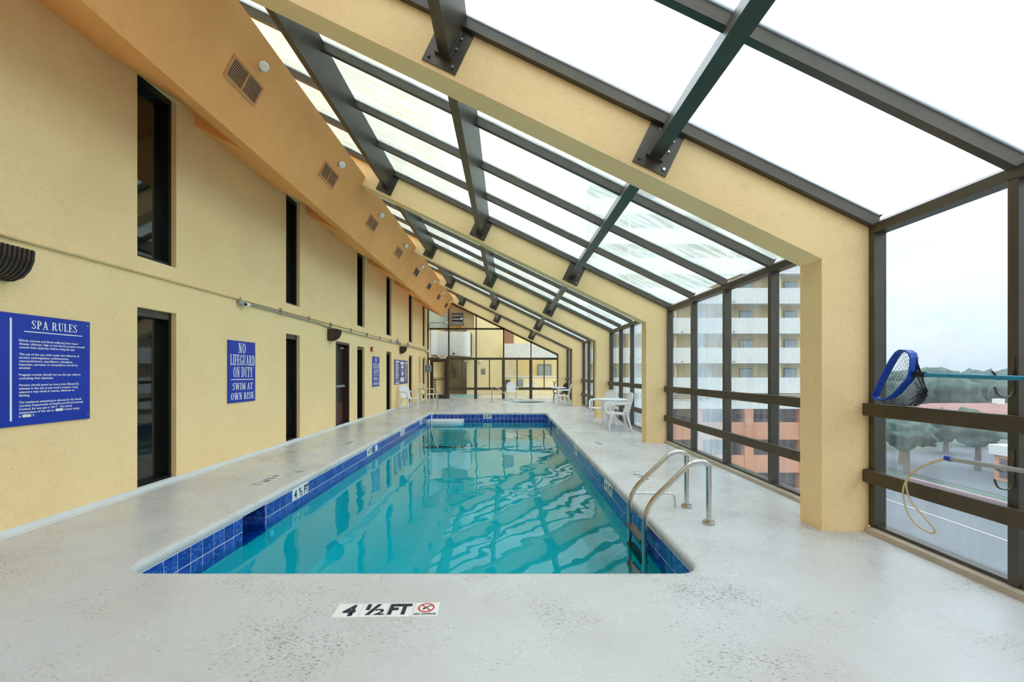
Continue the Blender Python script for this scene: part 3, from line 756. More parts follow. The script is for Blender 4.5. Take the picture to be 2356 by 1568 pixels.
e = wall_sign('rules_sign', sy0, sy1, sz0, sz1, M_SIGNBLUE, 'bright blue spa rules board with white print, nearest on the yellow wall')
cy = (sy0+sy1)/2; hgt = sz1-sz0
L0 = lambda y: y-cy
ruler(e, L0(3.835), L0(3.852), .05*hgt, .955*hgt); ruler(e, L0(3.03), L0(3.047), .05*hgt, .955*hgt)
place_text(serif_mesh('SPA RULES', L0(4.01), L0(4.436), .876*hgt, .953*hgt), M_SIGNWHITE, e, MSGN)
ruler(e, L0(3.95), L0(4.49), .842*hgt, .851*hgt)
pitch = .0308*hgt; y_top = .755*hgt
def para(e, lines, x0, wmax, ytop, pitch, size):
    for i, s in enumerate(lines):
        if not s: continue
        me = text_mesh(s, size, size*.022); a, b, c, d = bounds(me)
        k = 1.04
        for v in me.vertices: v.co.x = x0+(v.co.x-a)*k; v.co.y = ytop-i*pitch+v.co.y
        place_text(me, M_SIGNWHITE, e, MSGN)
para(e, SPA_TXT, L0(3.908), .58, y_top, pitch, .0276)
ruler(e, L0(4.225), L0(4.297), y_top-21*pitch-.004, y_top-21*pitch+.021, M_MARK, 'date_label'); ruler(e, L0(3.935), L0(4.008), y_top-22*pitch-.004, y_top-22*pitch+.021, M_MARK, 'date_label')
MB().lathe([(0,.013),(.008,.013),(.008,.016),(0,.017)], (0, L0(4.55), .045*hgt), 8, 'x').build('screw', M_STEEL, e)
MB().lathe([(0,.013),(.008,.013),(.008,.016),(0,.017)], (0, L0(4.545), .955*hgt), 8, 'x').build('screw', M_STEEL, e)
ruler(e, L0(3.735), L0(3.748), .24*hgt, .252*hgt, None, 'print_dot')
# far board with worn purple print
py0, py1 = 16.97, 19.28
e = wall_sign('rules_sign', py0, py1, .955, 1.937, M_SIGNWORN, 'faded purple rules board with three columns of print, above the white chair')
Lc = lambda u: (u-.5)*(py1-py0); hg = .982
ruler(e, Lc(.36), Lc(.42), 0.03*hg, .93*hg, M_SIGNBLUE, 'print_column', .0130)
ruler(e, Lc(.10), Lc(.33), .885*hg, .955*hg); ruler(e, Lc(.42), Lc(.68), .82*hg, .93*hg); ruler(e, Lc(.80), Lc(.95), .88*hg, .94*hg)
for q in range(17): ruler(e, Lc(.08), Lc(.22+.13*random.random()), (.83-q*.036)*hg, (.846-q*.036)*hg, None, 'print_line')
for (a, b, c, d, mt) in ((.47, .64, .66, .78, M_MARK), (.42, .68, .585, .60, M_SIGNWHITE), (.49, .64, .36, .52, M_CREAM), (.42, .68, .10, .28, M_MARK), (.10, .16, .155, .19, M_SIGNWHITE), (.22, .32, .12, .15, M_SIGNWHITE), (.08, .32, .03, .075, M_SIGNWHITE)):
    ruler(e, Lc(a), Lc(b), c*hg, d*hg, mt, 'print_block')
for q in range(19): ruler(e, Lc(.77), Lc(.87+.1*random.random()), (.84-q*.04)*hg, (.852-q*.04)*hg, None, 'print_line')

# ------------------------------------------------------------------ things on the left wall
def wall_light(y, label, ribs=True):
    b = empty('wall_light', (XW, y, 2.22)); tag(b, label, 'wall light', 'brown wall lights')
    prof = [(.0, 0), (.05, -.0), (.13, .03), (.19, .09), (.225, .17), (.232, .25), (.225, .266), (0, .266)]
    m_ = MB(); m_.prism(prof, 0, .31); m_.build('housing', M_LAMP, b)
    if ribs:
        for q in range(8):
            yy = .02+q*.037
            rpz = [(x*1.0+(.012 if 0 < i < 7 else 0), z-(.006 if z < .03 else 0)) for i, (x, z) in enumerate(prof)]
            MB().prism(rpz, yy, yy+.013).build('rib', M_LAMP, b)
    MB().bbox(.03, .09, .12, .17, -.025, .002, .005).build('latch', M_BRONZE, b)
    return b
wall_light(3.535, 'ribbed brown wall light above the bright blue rules board')
wall_light(10.66, 'brown wall light above the recessed service door')
wall_light(17.84, 'brown wall light above the faded purple rules board')
c = tag(MB().tube([(XW+.02, YB, 2.60), (XW+.02, 4, 2.607), (XW+.02, 7.3, 2.615), (XW+.02, 12, 2.63), (XW+.02, 17, 2.64), (XW+.02, 23.6, 2.66)], .014, 8).build('wall_conduit', M_CONDY),
        'long yellow painted conduit running along the yellow wall', 'conduit')
c = empty('wall_conduit', (XW+.03, 7.2, 2.57)); tag(c, 'grey cable conduit below the painted one, starting at the security camera', 'conduit')
MB().tube([(0, .1, 0), (0, 3, -.01), (0, 3.4, -.04), (0, 9, -.02), (0, 13, .01), (0, 16.2, .02), (0, 16.6, -.05)], .016, 8).build('pipe', M_CONDG, c)
for yy in (1.2, 2.4, 3.6, 5.0, 6.4, 7.8, 9.2, 10.6): MB().box(-.03, .02, yy, yy+.02, -.03, .09).build('pipe_clip', M_CONDG, c)
sc = empty('security_camera', (XW, 7.13, 2.56)); tag(sc, 'small grey security camera on the wall conduit above lifeguard sign', 'camera')
MB().bbox(0, .07, -.05, .06, -.04, .04, .008).build('junction_box', M_CONDG, sc)
MB().tube([(.035, 0, .04), (.035, 0, .085)], .014, 8).build('cap_nut', M_CONDG, sc)
MB().lathe([(0, -.01), (.036, -.01), (.04, .01), (.036, .06), (0, .075)], (.075, .09, -.02), 14, 'y').build('dome', M_WHITE, sc, True)
MB().lathe([(0, -.03), (.02, -.03), (.02, -.01), (0, -.01)], (.075, .09, -.02), 10, 'y').build('lens', M_BLACK, sc)
for yy, lab in ((17.35, 'small conduit junction box above the faded board, nearer one'), (19.2, 'small conduit junction box above the faded board, farther one')):
    j = empty('junction_box', (XW, yy, 2.58)); tag(j, lab, 'junction box', 'wall junction boxes')
    MB().bbox(0, .08, -.06, .06, 0, .12, .01).build('box_body', M_GREY, j); MB().tube([(.04, 0, .12), (.04, 0, .19)], .02, 8).build('cap_nut', M_GREY, j)
al = empty('fire_alarm', (XW, 14.1, 2.10)); tag(al, 'small red fire alarm strobe above the farther lifeguard sign', 'alarm')
MB().bbox(0, .06, -.06, .06, 0, .15, .01).build('alarm_body', M_RED, al); MB().bbox(.06, .085, -.045, .045, .03, .09, .008).build('strobe_lens', M_SIGNWHITE, al)
eb = empty('electrical_box', (XW, 23.55, 1.45)); tag(eb, 'grey electrical box on the yellow wall beside the exit door', 'electrical box')
MB().bbox(0, .30, -.1, .1, 0, .38, .01).build('box_body', M_GREY, eb); MB().tube([(.05, 0, .38), (.05, 0, .6), (.03, -.4, .8)], .012, 6).build('cable', M_CONDG, eb)
MB().bbox(.2, .24, -.106, -.098, .15, .2, .004).build('latch', M_STEEL, eb)
jb = empty('junction_box', (XW+.06, 23.8, 2.52)); tag(jb, 'white cable box at the end of the wall conduits above exit door', 'junction box')
MB().bbox(0, .12, -.06, .06, 0, .14, .01).build('box_body', M_WHITE, jb)
MB().tube([(.05, .1, .14), (.05, .12, .7), (.06, .13, 1.55), (.16, .14, 1.63), (1.1, .14, 1.62)], .02, 8).build('cable', M_CONDG, jb)
MB().bbox(.95, 1.1, .06, .18, 1.57, 1.67, .008).build('cable_end', M_WHITE, jb)
cp = tag(MB().bbox(XW, XW+.09, 21.8, 21.92, 0, 2.2, .02).build('corner_pipe', M_CONDY), 'yellow painted boxed pipe standing by the last window slot', 'pipe')

# ------------------------------------------------------------------ swimming pool
pool = empty('swimming_pool', (0, 0, 0)); tag(pool, 'long rectangular indoor pool of teal water with a blue tile band', 'swimming pool')
NICHE = (5.59-7*TS, 5.59-4*TS)
def sweep(loops, z, skip=None):
    m_ = MB(); n = len(loops[0])
    for L, zz_ in zip(loops, z): m_.v += [(x, y, zz_) for x, y in L]
    for i in range(len(loops)-1):
        for k in range(n):
            k2 = (k+1) % n
            if skip and skip(loops[i][k], loops[i][k2]): continue
            m_.f.append((i*n+k, i*n+k2, (i+1)*n+k2, (i+1)*n+k))
    return m_
prof = [(.13, .0), (.10, .0005), (.06, .001), (.035, -.002), (.014, -.012), (.003, -.030), (.0, -.052), (.004, -.075), (.03, -.08)]
o_ = sweep([outline(d) for d, z in prof], [z for d, z in prof]).build('coping', M_DECK, pool, True)
ex_l = (NICHE[1], NICHE[0])
inn = lambda a, b: a[0] < PXL+.06 and b[0] < PXL+.06 and abs(max(a[1], b[1])-NICHE[1]) < .01 and abs(min(a[1], b[1])-NICHE[0]) < .01
o_ = sweep([outline(-.006, extra_left=ex_l), outline(-.006, extra_left=ex_l)], [-.07, ZT-2*TS-.02], inn).build('grout_bed', M_GROUT, pool)
bas = sweep([outline(.010), outline(.010)], [ZT-2*TS-.012, -1.5]); x0, x1, y0, y1 = PXL-.3, PXR+.3, PY0-.3, PY1+.3
bas.add([(x0,y0,-1.38),(x1,y0,-1.38),(x1,10.5,-1.3),(x0,10.5,-1.3)], [(0,1,2,3)]); bas.add([(x0,10.5,-1.3),(x1,10.5,-1.3),(x1,y1,-.95),(x0,y1,-.95)], [(0,1,2,3)])
bas.build('basin', M_BASIN, pool)
# tiles
tme = MB().bbox(-TS/2+.0045, TS/2-.0045, -.006, .006, -TS/2+.0045, TS/2-.0045, .002).build('tile', M_TILE, pool).data
bpy.data.objects.remove(pool.children[-1] if False else bpy.data.objects['tile'], do_unlink=True)
narrow = MB().bbox(-.030, .030, -.006, .006, -TS/2+.004, TS/2-.004, .003).build('tile', M_TILE, pool).data
bpy.data.objects.remove(bpy.data.objects['tile'], do_unlink=True)
stuff = MB()
def put_tile(x, y, z, rz, me=tme, solo=True):
    if solo: return raw('tile', me, pool, (x, y, z), (0, 0, rz))
    Mx = Matrix.Translation((x, y, z)) @ Matrix.Rotation(rz, 4, 'Z')
    stuff.add([Mx @ v.co for v in me.vertices], [tuple(p.vertices) for p in me.polygons])
markers = {  # side: list of (start, n tiles, text)
  'L': [(5.59, 3, '4 1/2 FT'), (8.60, 2, '4 FT'), (11.3, 3, '3 1/2 FT'), (13.86, 2, '3 FT')],
  'R': [(5.76, 3, '4 1/2 FT'), (8.66, 2, '4 FT'), (11.75, 3, '3 1/2 FT'), (14.12, 2, '3 FT')], 'F': [(-.84, 2, '3 FT')]}
def near_marker(side, u):
    return next((m for m in markers[side] if m[0]-1e-4 <= u <= m[0]+m[1]*TS+1e-4), None)
for side, xx, rz in (('L', PXL+.004, PI/2), ('R', PXR-.004, PI/2)):
    n = int((PY1-PY0-.32)/TS); y = PY0+.16
    # lay the run so that joints meet the marker strips
    ref = markers[side][0][0]; start = ref-math.floor((ref-(PY0+.16))/TS)*TS
    fill = [(PY0+.16, start)]
    yy = start+TS/2
    while yy+TS/2 < PY1-.15:
        if not (side == 'L' and NICHE[0] < yy < NICHE[1]):
            for row in (0, 1):
                if row == 0 and near_marker(side, yy): continue
                put_tile(xx, yy, ZT-TS*(row+.5), rz, solo=(yy < 9.6))
        yy += TS
    fill.append((yy-TS/2, PY1-.16))
    for fa, fb in fill:
        if fb-fa > .02:
            for row in (0, 1): put_tile(xx, (fa+fb)/2, ZT-TS*(row+.5), rz).scale = ((fb-fa)/TS, 1, 1)
ref = markers['F'][0][0]; xx = ref-math.floor((ref-(PXL+.16))/TS)*TS+TS/2; fill = [(PXL+.16, xx-TS/2)]
while xx+TS/2 < PXR-.15:
    for row in (0, 1):
        if not (row == 0 and near_marker('F', xx)): put_tile(xx, PY1-.004, ZT-TS*(row+.5), 0)
        put_tile(xx, PY0+.004, ZT-TS*(row+.5), 0, solo=False)
    xx += TS
fill.append((xx-TS/2, PXR-.16))
for fa, fb in fill:
    if fb-fa > .02:
        for row in (0, 1): put_tile((fa+fb)/2, PY1-.004, ZT-TS*(row+.5), 0).scale = ((fb-fa)/TS, 1, 1)
for cx, cy_, a0 in ((PXR-.16, PY0+.16, -PI/2), (PXR-.16, PY1-.16, 0), (PXL+.16, PY1-.16, PI/2), (PXL+.16, PY0+.16, PI)):
    for k in range(4):
        a = a0+PI/2*(k+.5)/4
        for row in (0, 1): put_tile(cx+.154*math.cos(a), cy_+.154*math.sin(a), ZT-TS*(row+.5), a+PI/2, narrow)
tag(stuff.build('tile_band', M_TILE, pool), kind='stuff')
# depth markers in the tile band
for side in markers:
    for (u, n, s) in markers[side]:
        if side == 'F': M0 = Matrix.Translation((u, PY1-.012, ZT-TS)) @ Matrix.Rotation(PI/2, 4, 'X')
        elif side == 'L': M0 = Matrix.Translation((PXL+.012, u, ZT-TS)) @ MWALL
        else: M0 = Matrix.Translation((PXR-.012, u+n*TS, ZT-TS)) @ Matrix(((0,0,-1,0),(-1,0,0,0),(0,1,0,0),(0,0,0,1)))
        mk = MB().bbox(.003, n*TS-.003, .003, TS-.003, -.012, 0, .002).build('depth_marker', M_MARK, pool); mk.matrix_local = M0
        T = Matrix.Translation((0, 0, .0012))
        if n == 3:
            fit_text(s[0], .045, .115, .02, TS-.02, M_INK, mk, T, .04); fit_text('1', .175, .20, .075, TS-.02, M_INK, mk, T, .03); fit_text('/', .19, .235, .02, TS-.02, M_INK, mk, T, .02); fit_text('2', .225, .275, .02, .08, M_INK, mk, T, .03)
            fit_text('FT', .315, .435, .02, TS-.02, M_INK, mk, T, .04)
        else:
            fit_text(s[0], .035, .10, .02, TS-.02, M_INK, mk, T, .04); fit_text('FT', .155, .275, .02, TS-.02, M_INK, mk, T, .04)
# skimmer niche in the left wall
nx = MB(); zb, zt_ = ZT-2*TS-.01, ZT+.0; xb = PXL-.26
nx.add([(PXL,NICHE[0],zt_),(xb,NICHE[0],zt_),(xb,NICHE[0],zb),(PXL,NICHE[0],zb)], [(0,1,2,3)]); nx.add([(PXL,NICHE[1],zt_),(xb,NICHE[1],zt_),(xb,NICHE[1],zb),(PXL,NICHE[1],zb)], [(0,1,2,3)])
nx.add([(PXL,NICHE[0],zb),(xb,NICHE[0],zb),(xb,NICHE[1],zb),(PXL,NICHE[1],zb)], [(0,1,2,3)]); nx.add([(PXL,NICHE[0],zt_),(xb,NICHE[0],zt_),(xb,NICHE[1],zt_),(PXL,NICHE[1],zt_)], [(0,1,2,3)])
nx.add([(xb,NICHE[0],zt_),(xb,NICHE[1],zt_),(xb,NICHE[1],zb),(xb,NICHE[0],zb)], [(0,1,2,3)])
nx.build('skimmer_niche', M_GROUT, pool)
MB().box(xb, xb+.01, NICHE[0]+.05, NICHE[1]-.05, zb+.12, zt_-.05).build('skimmer_mouth', M_BLACK, pool)
for q in range(2):
    for r_ in range(2):
        put_tile(PXL-.075-q*TS*.75, NICHE[1]-.008, ZT-TS*(r_+.5), 0)
    for r_ in range(3):
        t_ = put_tile(PXL-.06-q*TS, NICHE[0]+.08+r_*TS, zb+.010, 0); t_.rotation_euler = (PI/2, 0, 0)
MB().lathe([(0, .03), (.03, .025), (.05, .008), (.052, 0)], (PXL-.005, 5.11, -.45), 16, 'x').build('return_fitting', M_WHITE, pool, True)
MB().bbox(PXL+.004, PXL+.02, 9.1, 9.25, ZT-.13, ZT-.02, .004).build('inlet_cover', M_MARK, pool)
MB().bbox(PXR-.02, PXR-.004, 13.6, 13.8, ZT-.28, ZT-.02, .004).build('skimmer_mouth', M_BLACK, pool)
# corner step above the water and the wider one below it
def step_slab(x1s, y0s, z0, z1, r=.4):
    pts = [(PXL+.0, PY1-.02), (PXL+.0, y0s)]
    for k in range(9):
        a = -PI/2+PI/2*k/8; pts.append((x1s-r+r*math.cos(a), y0s+r+r*math.sin(a)))
    pts.append((x1s, PY1-.02))
    n = len(pts); m_ = MB(); m_.add([(x,y,z0) for x,y in pts]+[(x,y,z1) for x,y in pts], [tuple(range(n-1,-1,-1)), tuple(range(n,2*n))]+[(i,(i+1)%n,(i+1)%n+n,i+n) for i in range(n)])
    return m_
step_slab(-1.52, 14.92, -.95, -.225, .45).build('corner_step', M_COPE, pool, True)
step_slab(-.95, 14.45, -1.0, -.52, .7).build('corner_step', M_COPE, pool, True)
# water
wm = MB(); wm.add([(x, y, ZWAT) for x, y in outline(.006)], [tuple(range(len(outline(.006))))]); wm.add([(PXL-.006,NICHE[0],ZWAT),(xb,NICHE[0],ZWAT),(xb,NICHE[1],ZWAT),(PXL-.006,NICHE[1],ZWAT)], [(0,1,2,3)])
water = wm.build('pool_water', M_WATER, pool)

# ------------------------------------------------------------------ depth markers set in the deck
M_INKWORN = simple('worn_ink', (120, 117, 120), .6, 0, .3, 30)
M_REDWORN = simple('worn_red', (206, 150, 150), .6, 0, .2, 30)
def deck_marker(loc, rz, worn=True):
    """four six inch tiles: 4, 1/2, FT and a no diving sign; local x reads left to right"""
    s = .154; ink, red = (M_INKWORN, M_REDWORN) if worn else (M_INK, M_REDINK)
    M0 = Matrix.Translation(loc) @ Matrix.Rotation(rz, 4, 'Z')
    for q, kind in enumerate(('4', 'half', 'FT', 'nd')):
        t_ = MB().bbox((q)*s+.002, (q+1)*s-.002, .002, s-.002, -.01, .0015, .001).build('marker_tile', (M_COPE if worn else M_MARK), floor); t_.matrix_local = M0
        T = Matrix.Translation((q*s, 0, .003))
        if kind == '4': fit_text('4', .05, .125, .012, s-.02, ink, t_, T, .05)
        elif kind == 'half':
            fit_text('1', .025, .05, .075, s-.015, ink, t_, T, .04); fit_text('/', .035, .11, .02, s-.015, ink, t_, T, .02); fit_text('2', .085, .145, .02, .085, ink, t_, T, .03)
        elif kind == 'FT': fit_text('FT', .01, s-.012, .02, s-.015, ink, t_, T, .05)
        else:
            fit_text('NO DIVING', .012, s-.012, .012, .035, ink, t_, T, .03)
            ring = MB(); c0, c1 = .040, .050
            for k in range(24):
                a, b = 2*PI*k/24, 2*PI*(k+1)/24
                ring.add([(s/2+r*math.cos(w), .092+r*math.sin(w), 0) for r, w in ((c0,a),(c1,a),(c1,b),(c0,b))], [(0,1,2,3)])
            ring.add([(s/2-.036,.126,0),(s/2-.029,.130,0),(s/2+.036,.058,0),(s/2+.029,.054,0)], [(0,1,2,3)])
            o = ring.build('no_diving_ring', red, t_); o.matrix_local = T
            fig = MB(); fig.add([(.055,.085,0),(.065,.076,0),(.10,.112,0),(.094,.117,0)], [(0,1,2,3)]); fig.add([(.06,.07,0),(.067,.068,0),(.07,.085,0),(.063,.087,0)], [(0,1,2,3)]); fig.add([(.09,.108,0),(.12,.12,0),(.12,.123,0),(.088,.113,0)], [(0,1,2,3)])
            o = fig.build('diver_figure', ink, t_); o.matrix_local = Matrix.Translation((q*s, 0, .0026))
deck_marker((-1.022, 2.545, 0), math.radians(1.6), False)
deck_marker((-3.25, 6.13, 0), -PI/2)
deck_marker((1.92, 5.75, 0), PI/2)
deck_marker((-3.27, 9.15, 0), -PI/2)
deck_marker((1.93, 8.55, 0), PI/2)
MB().lathe([(0, .002), (.06, .002), (.065, -.002)], (-2.98, 6.3, .001), 16).build('deck_drain', M_GREY, floor)

# ------------------------------------------------------------------ ladder and hand rails
def arc_path(pts, rad=.12, n=6):
    """polyline with rounded corners"""
    P = [Vector(p) for p in pts]; out = [P[0]]
    for i in range(1, len(P)-1):
        a, b, c = P[i-1], P[i], P[i+1]
        u, v = (a-b), (c-b); r = min(rad, u.length*.49, v.length*.49)
        s, e_ = b+u.normalized()*r, b+v.normalized()*r
        for k in range(n+1):
            t = k/n; out.append((1-t)**2*s+2*t*(1-t)*b+t*t*e_)
    out.append(P[-1]); return out
lad = empty('pool_ladder', (PXR, 4.0, 0)); tag(lad, 'stainless steel pool ladder with two curved rails at the pool edge', 'pool ladder')
LADY = [4.13, 4.64]
for yy in LADY:
    p = arc_path([(-.095, yy-4.0, -1.0), (-.095, yy-4.0, .15), (.355, yy-4.0, .585), (.51, yy-4.0, .585), (.51, yy-4.0, 0.0)], .17, 8)
    MB().tube(p, .024, 12).build('hand_rail', M_STEEL, lad, True)
    MB().lathe([(.024, .03), (.05, .03), (.056, .018), (.056, 0)], (.51, yy-4.0, .001), 20).build('flange', M_STEEL, lad, True)
for zz_ in (-.17, -.37, -.57):
    MB().bbox(-.135, -.05, LADY[0]-4.0+.02, LADY[1]-4.0-.02, zz_-.02, zz_+.012, .006).build('step', M_TREAD, lad)
MB().tube(arc_path([(-.08, LADY[1]-4.0, .15), (.385, LADY[1]-4.0, .145), (.39, LADY[1]-4.0, 0)], .1, 6), .011, 8).build('anchor_bar', M_STEEL, lad, True)
hr = empty('grab_rail', (-2.65, 16.87, 0)); tag(hr, 'bent stainless grab rail at the far pool corner step', 'grab rail')
MB().tube(arc_path([(0, 0, 0), (0, 0, .82), (.06, -.3, .82), (.11, -2.1, -.1), (.11, -2.15, -.62)], .3, 6), .021, 10).build('rail_tube', M_STEEL, hr, True)
MB().lathe([(.022, .02), (.05, .02), (.052, 0)], (0, 0, .001), 14).build('flange', M_STEEL, hr)
sr = empty('grab_rail', (-.73, 21.35, 0)); tag(sr, 'slanting stainless grab rail leading down into the round spa', 'grab rail')
MB().tube(arc_path([(0, 0, 0), (.02, 0, .76), (.25, 0, .70), (1.18, -.1, -.02), (1.3, -.1, -.12)], .22, 6), .022, 10).build('rail_tube', M_STEEL, sr, True)
MB().tube(arc_path([(.24, .05, 0), (.24, .05, .12), (.75, .05, .12)], .05, 4), .010, 6).build('brace', M_STEEL, sr)
MB().lathe([(.022, .02), (.06, .02), (.062, 0)], (0, 0, .001), 14).build('flange', M_STEEL, sr)
# spa
spa = empty('spa', (SPA_C[0], SPA_C[1], 0)); tag(spa, 'round spa tub sunk in the deck near the glazed end wall', 'spa tub')
MB().lathe([(SPA_R+.26, 0.0), (SPA_R+.18, .018), (SPA_R+.08, .03), (SPA_R+.01, .02), (SPA_R-.005, -.01), (SPA_R, -.06)], (0,0,.001), 48).build('rim', M_COPE, spa, True)
MB().lathe([(SPA_R, -.06), (SPA_R, -.22), (SPA_R, -.8), (0, -.85)], (0,0,0), 48).build('tub', M_SPA, spa, True)
MB().lathe([(0, -.16), (SPA_R-.001, -.16)], (0,0,0), 48).build('spa_water', M_WATER, spa)

# ------------------------------------------------------------------ furniture
def make_chair(name, mat, fan=False):
    """resin armchair, seat front towards local -y"""
    r = empty(name)
    # seat with rounded front
    m_ = MB(); prof = [(-.25, .405), (-.255, .42), (-.24, .438), (-.1, .43), (.1, .415), (.2, .41), (.21, .395), (.1, .39), (-.1, .40), (-.22, .40)]
    n = len(prof)
    vs = []; 
    for x, k in ((-.25, .96), (-.2, 1), (.2, 1), (.25, .96)): vs += [(x, y*k, z+(.012 if abs(x) > .22 else 0)) for y, z in prof]
    fs = [tuple(range(n)), tuple(range(4*n-1, 3*n-1, -1))]
    for q in range(3):
        for i in range(n): fs.append((q*n+i, (q+1)*n+i, (q+1)*n+(i+1) % n, q*n+(i+1) % n))
    m_.add(vs, fs); m_.build('seat', mat, r)
    lean = lambda z: .20+(z-.41)*.28
    # backrest: arched rim with slats
    if fan: top = [(.27*math.sin(a), .66-.0+.27*math.cos(a)) for a in [-(2.2)+4.4*k/16 for k in range(17)]]
    else: top = [(-.22, .41), (-.235, .6), (-.235, .76)]+[(-.235*math.cos(a), .76+.16*math.sin(a)) for a in [PI*k/10 for k in range(1, 10)]]+[(.235, .76), (.235, .6), (.22, .41)]
    b = MB().tube([(x, lean(z), z) for x, z in top], .02, 8, flat=(1, 1)).build('backrest', mat, r, True)
    nsl = 7 if fan else 5
    for q in range(nsl):
        if fan:
            a = (-1+2*q/(nsl-1))*1.05; x0, z0, x1, z1 = .07*(-1+2*q/(nsl-1)), .43, .265*math.sin(a), .66+.265*math.cos(a); wd = .014
        else:
            x0 = x1 = -.17+.085*q; z0, z1 = .43, .76+.15*math.sqrt(max(0, 1-(x1/.235)**2)); wd = .036
        p0, p1 = Vector((x0, lean(z0), z0)), Vector((x1, lean(z1), z1)); dv = (p1-p0)
        MB().obox((p0+p1)/2, dv.normalized(), Vector((1,0,0)), dv.normalized().cross(Vector((1,0,0))), dv.length/2, wd, .006).build('slat', mat, b)
    if not fan:
        MB().obox((0, lean(.60), .60), (1,0,0), (0,.27,.96), (0,-.96,.27), .22, .018, .007).build('back_rail', mat, b)
    for sx in (-1, 1):
        pth = arc_path([(sx*.27, -.24, .42), (sx*.29, -.235, .645), (sx*.29, .05, .665), (sx*.245, .26, .66)], .07, 5)
        MB().tube(pth, .022, 8, flat=(1.2, .8)).build('armrest', mat, r, True)
        MB().tube([(sx*.245, -.20, .42), (sx*.27, -.26, 0)], [.030, .021], 8).build('leg', mat, r)
        MB().tube([(sx*.225, .17, .42), (sx*.26, .29, 0)], [.032, .021], 8).build('leg', mat, r)
    return r
chair = make_chair('plastic_chair', M_WHITE)
def put_chair(src, loc, face, label, group=None, first=False):
    """face: compass angle of the seat front, 0 = towards +x, counter-clockwise"""
    o = src if first else copy_tree(src)
    o.location = loc; o.rotation_euler = (0, 0, face+PI/2); tag(o, label, 'chair', group); return o
GR = 'white resin chairs'
put_chair(chair, (-3.86, 17.35, 0), math.radians(-38), 'white resin armchair with slatted back under the faded purple board', GR, True)
put_chair(chair, (.26, 22.95, 0), math.radians(-84), 'white resin armchair behind the spa, facing the pool', GR)
put_chair(chair, (2.50, 19.3, 0), math.radians(168), 'white resin armchair by the far corner table, facing left', GR)
put_chair(chair, (2.74, 10.85, 0), math.radians(178), 'white resin armchair seen from the side, nearer one of the table set', GR)
put_chair(chair, (2.70, 12.38, 0), math.radians(208), 'white resin armchair behind the round table, farther one of the table set', GR)
fanc = make_chair('plastic_chair', M_CREAM, True)
put_chair(fanc, (-3.78, 20.6, 0), math.radians(-32), 'cream resin armchair with round fan back, beside the exit door', GR, True)
dark = make_chair('metal_chair', M_BROWN)
put_chair(dark, (2.62, 21.45, 0), math.radians(200), 'dark brown armchair at the far corner table', None, True)
put_chair(chair, (1.36, 26.6, 0), math.radians(200), 'white armchair outside the end wall, left of the thin sash bar', 'white resin chairs outside')
put_chair(chair, (2.9, 26.2, 0), math.radians(170), 'white armchair outside the end wall, by the right jamb', 'white resin chairs outside')
def make_table(name, loc, label, rad=.415, h=.73):
    t = empty(name, loc); tag(t, label, 'table', 'white round tables')
    MB().lathe([(0, h), (rad-.02, h), (rad, h-.012), (rad-.005, h-.03), (rad-.06, h-.05), (.12, h-.035), (0, h-.035)], (0,0,0), 36).build('table_top', M_WHITE, t, True)
    MB().lathe([(.10, h-.04), (.05, h-.12), (.04, .34), (.055, .20), (.0, .18)], (0,0,0), 18).build('pedestal', M_WHITE, t, True)
    for k in range(4):
        a = PI/4+.25+k*PI/2; c, s = math.cos(a), math.sin(a)
        MB().tube([(c*d, s*d, z) for d, z in ((.03, .30), (.09, .21), (.20, .11), (.36, .012))], [.035, .032, .028, .02], 8, flat=(.8, 1.2)).build('foot', M_WHITE, t, True)
    return t
make_table('round_table', (2.80, 11.66, 0), 'white round pedestal table between two white armchairs', .405)
make_table('round_table', (2.42, 20.6, 0), 'small white round table in the far corner beside the dark chair', .36, .74)
pp = empty('table_vase', (2.22, 20.45, .741)); tag(pp, 'small glass vase with a sprig on the far corner table', 'vase')
MB().lathe([(0,0),(.05,0),(.06,.08),(.045,.18)], (0,0,0), 12).build('vase_body', M_FARGLASS, pp)
for k in range(5):
    a = k*1.3; MB().tube([(0,0,.02), (.03*math.cos(a), .03*math.sin(a), .2), (.1*math.cos(a), .1*math.sin(a), .3)], .008, 5).build('stem', M_TREE, pp)

# ------------------------------------------------------------------ skimmer net, rescue hook and their wall hooks
XN = 3.12
def npt(px, py, x=XN):
    Y = x*FPX/(px-VX); return Vector((x, Y, H-(py-VY)*Y/FPX))
net = empty('leaf_skimmer', (XN, 3.35, 1.40)); tag(net, 'blue framed leaf skimmer net on a teal pole resting over the rail', 'skimmer net')
off = Vector((XN, 3.35, 1.40))
fr_px = [(700,140),(640,175),(570,260),(500,370),(440,480),(380,600),(320,720),(296,785),(330,822),(400,838),(480,828),(560,795),(640,735),(740,630),(820,545),(848,490),(862,420),(872,330),(874,250),(850,185),(790,148)]
loop = [npt(1960+x/5.95, 780+y/5.95)-off for x, y in fr_px]
cen = sum(loop, Vector())/len(loop)
for i, p in enumerate(loop): p.x += .05*((p.y-cen.y)*1.2)
m_ = MB(); n = len(loop)
# flat blue hoop: band with depth across the net plane
for i, p in enumerate(loop):
    rdir = (cen-p); rdir.x = 0; rdir.normalize()
    for dx, dr in ((-.03, 0), (.03, 0), (.03, .012), (-.03, .012)): m_.v.append(tuple(p+Vector((dx, 0, 0))+rdir*dr))
for i in range(n):
    j = (i+1) % n
    for k in range(4): m_.f.append((i*4+k, i*4+(k+1) % 4, j*4+(k+1) % 4, j*4+k))
m_.build('hoop', M_NETBLUE, net)
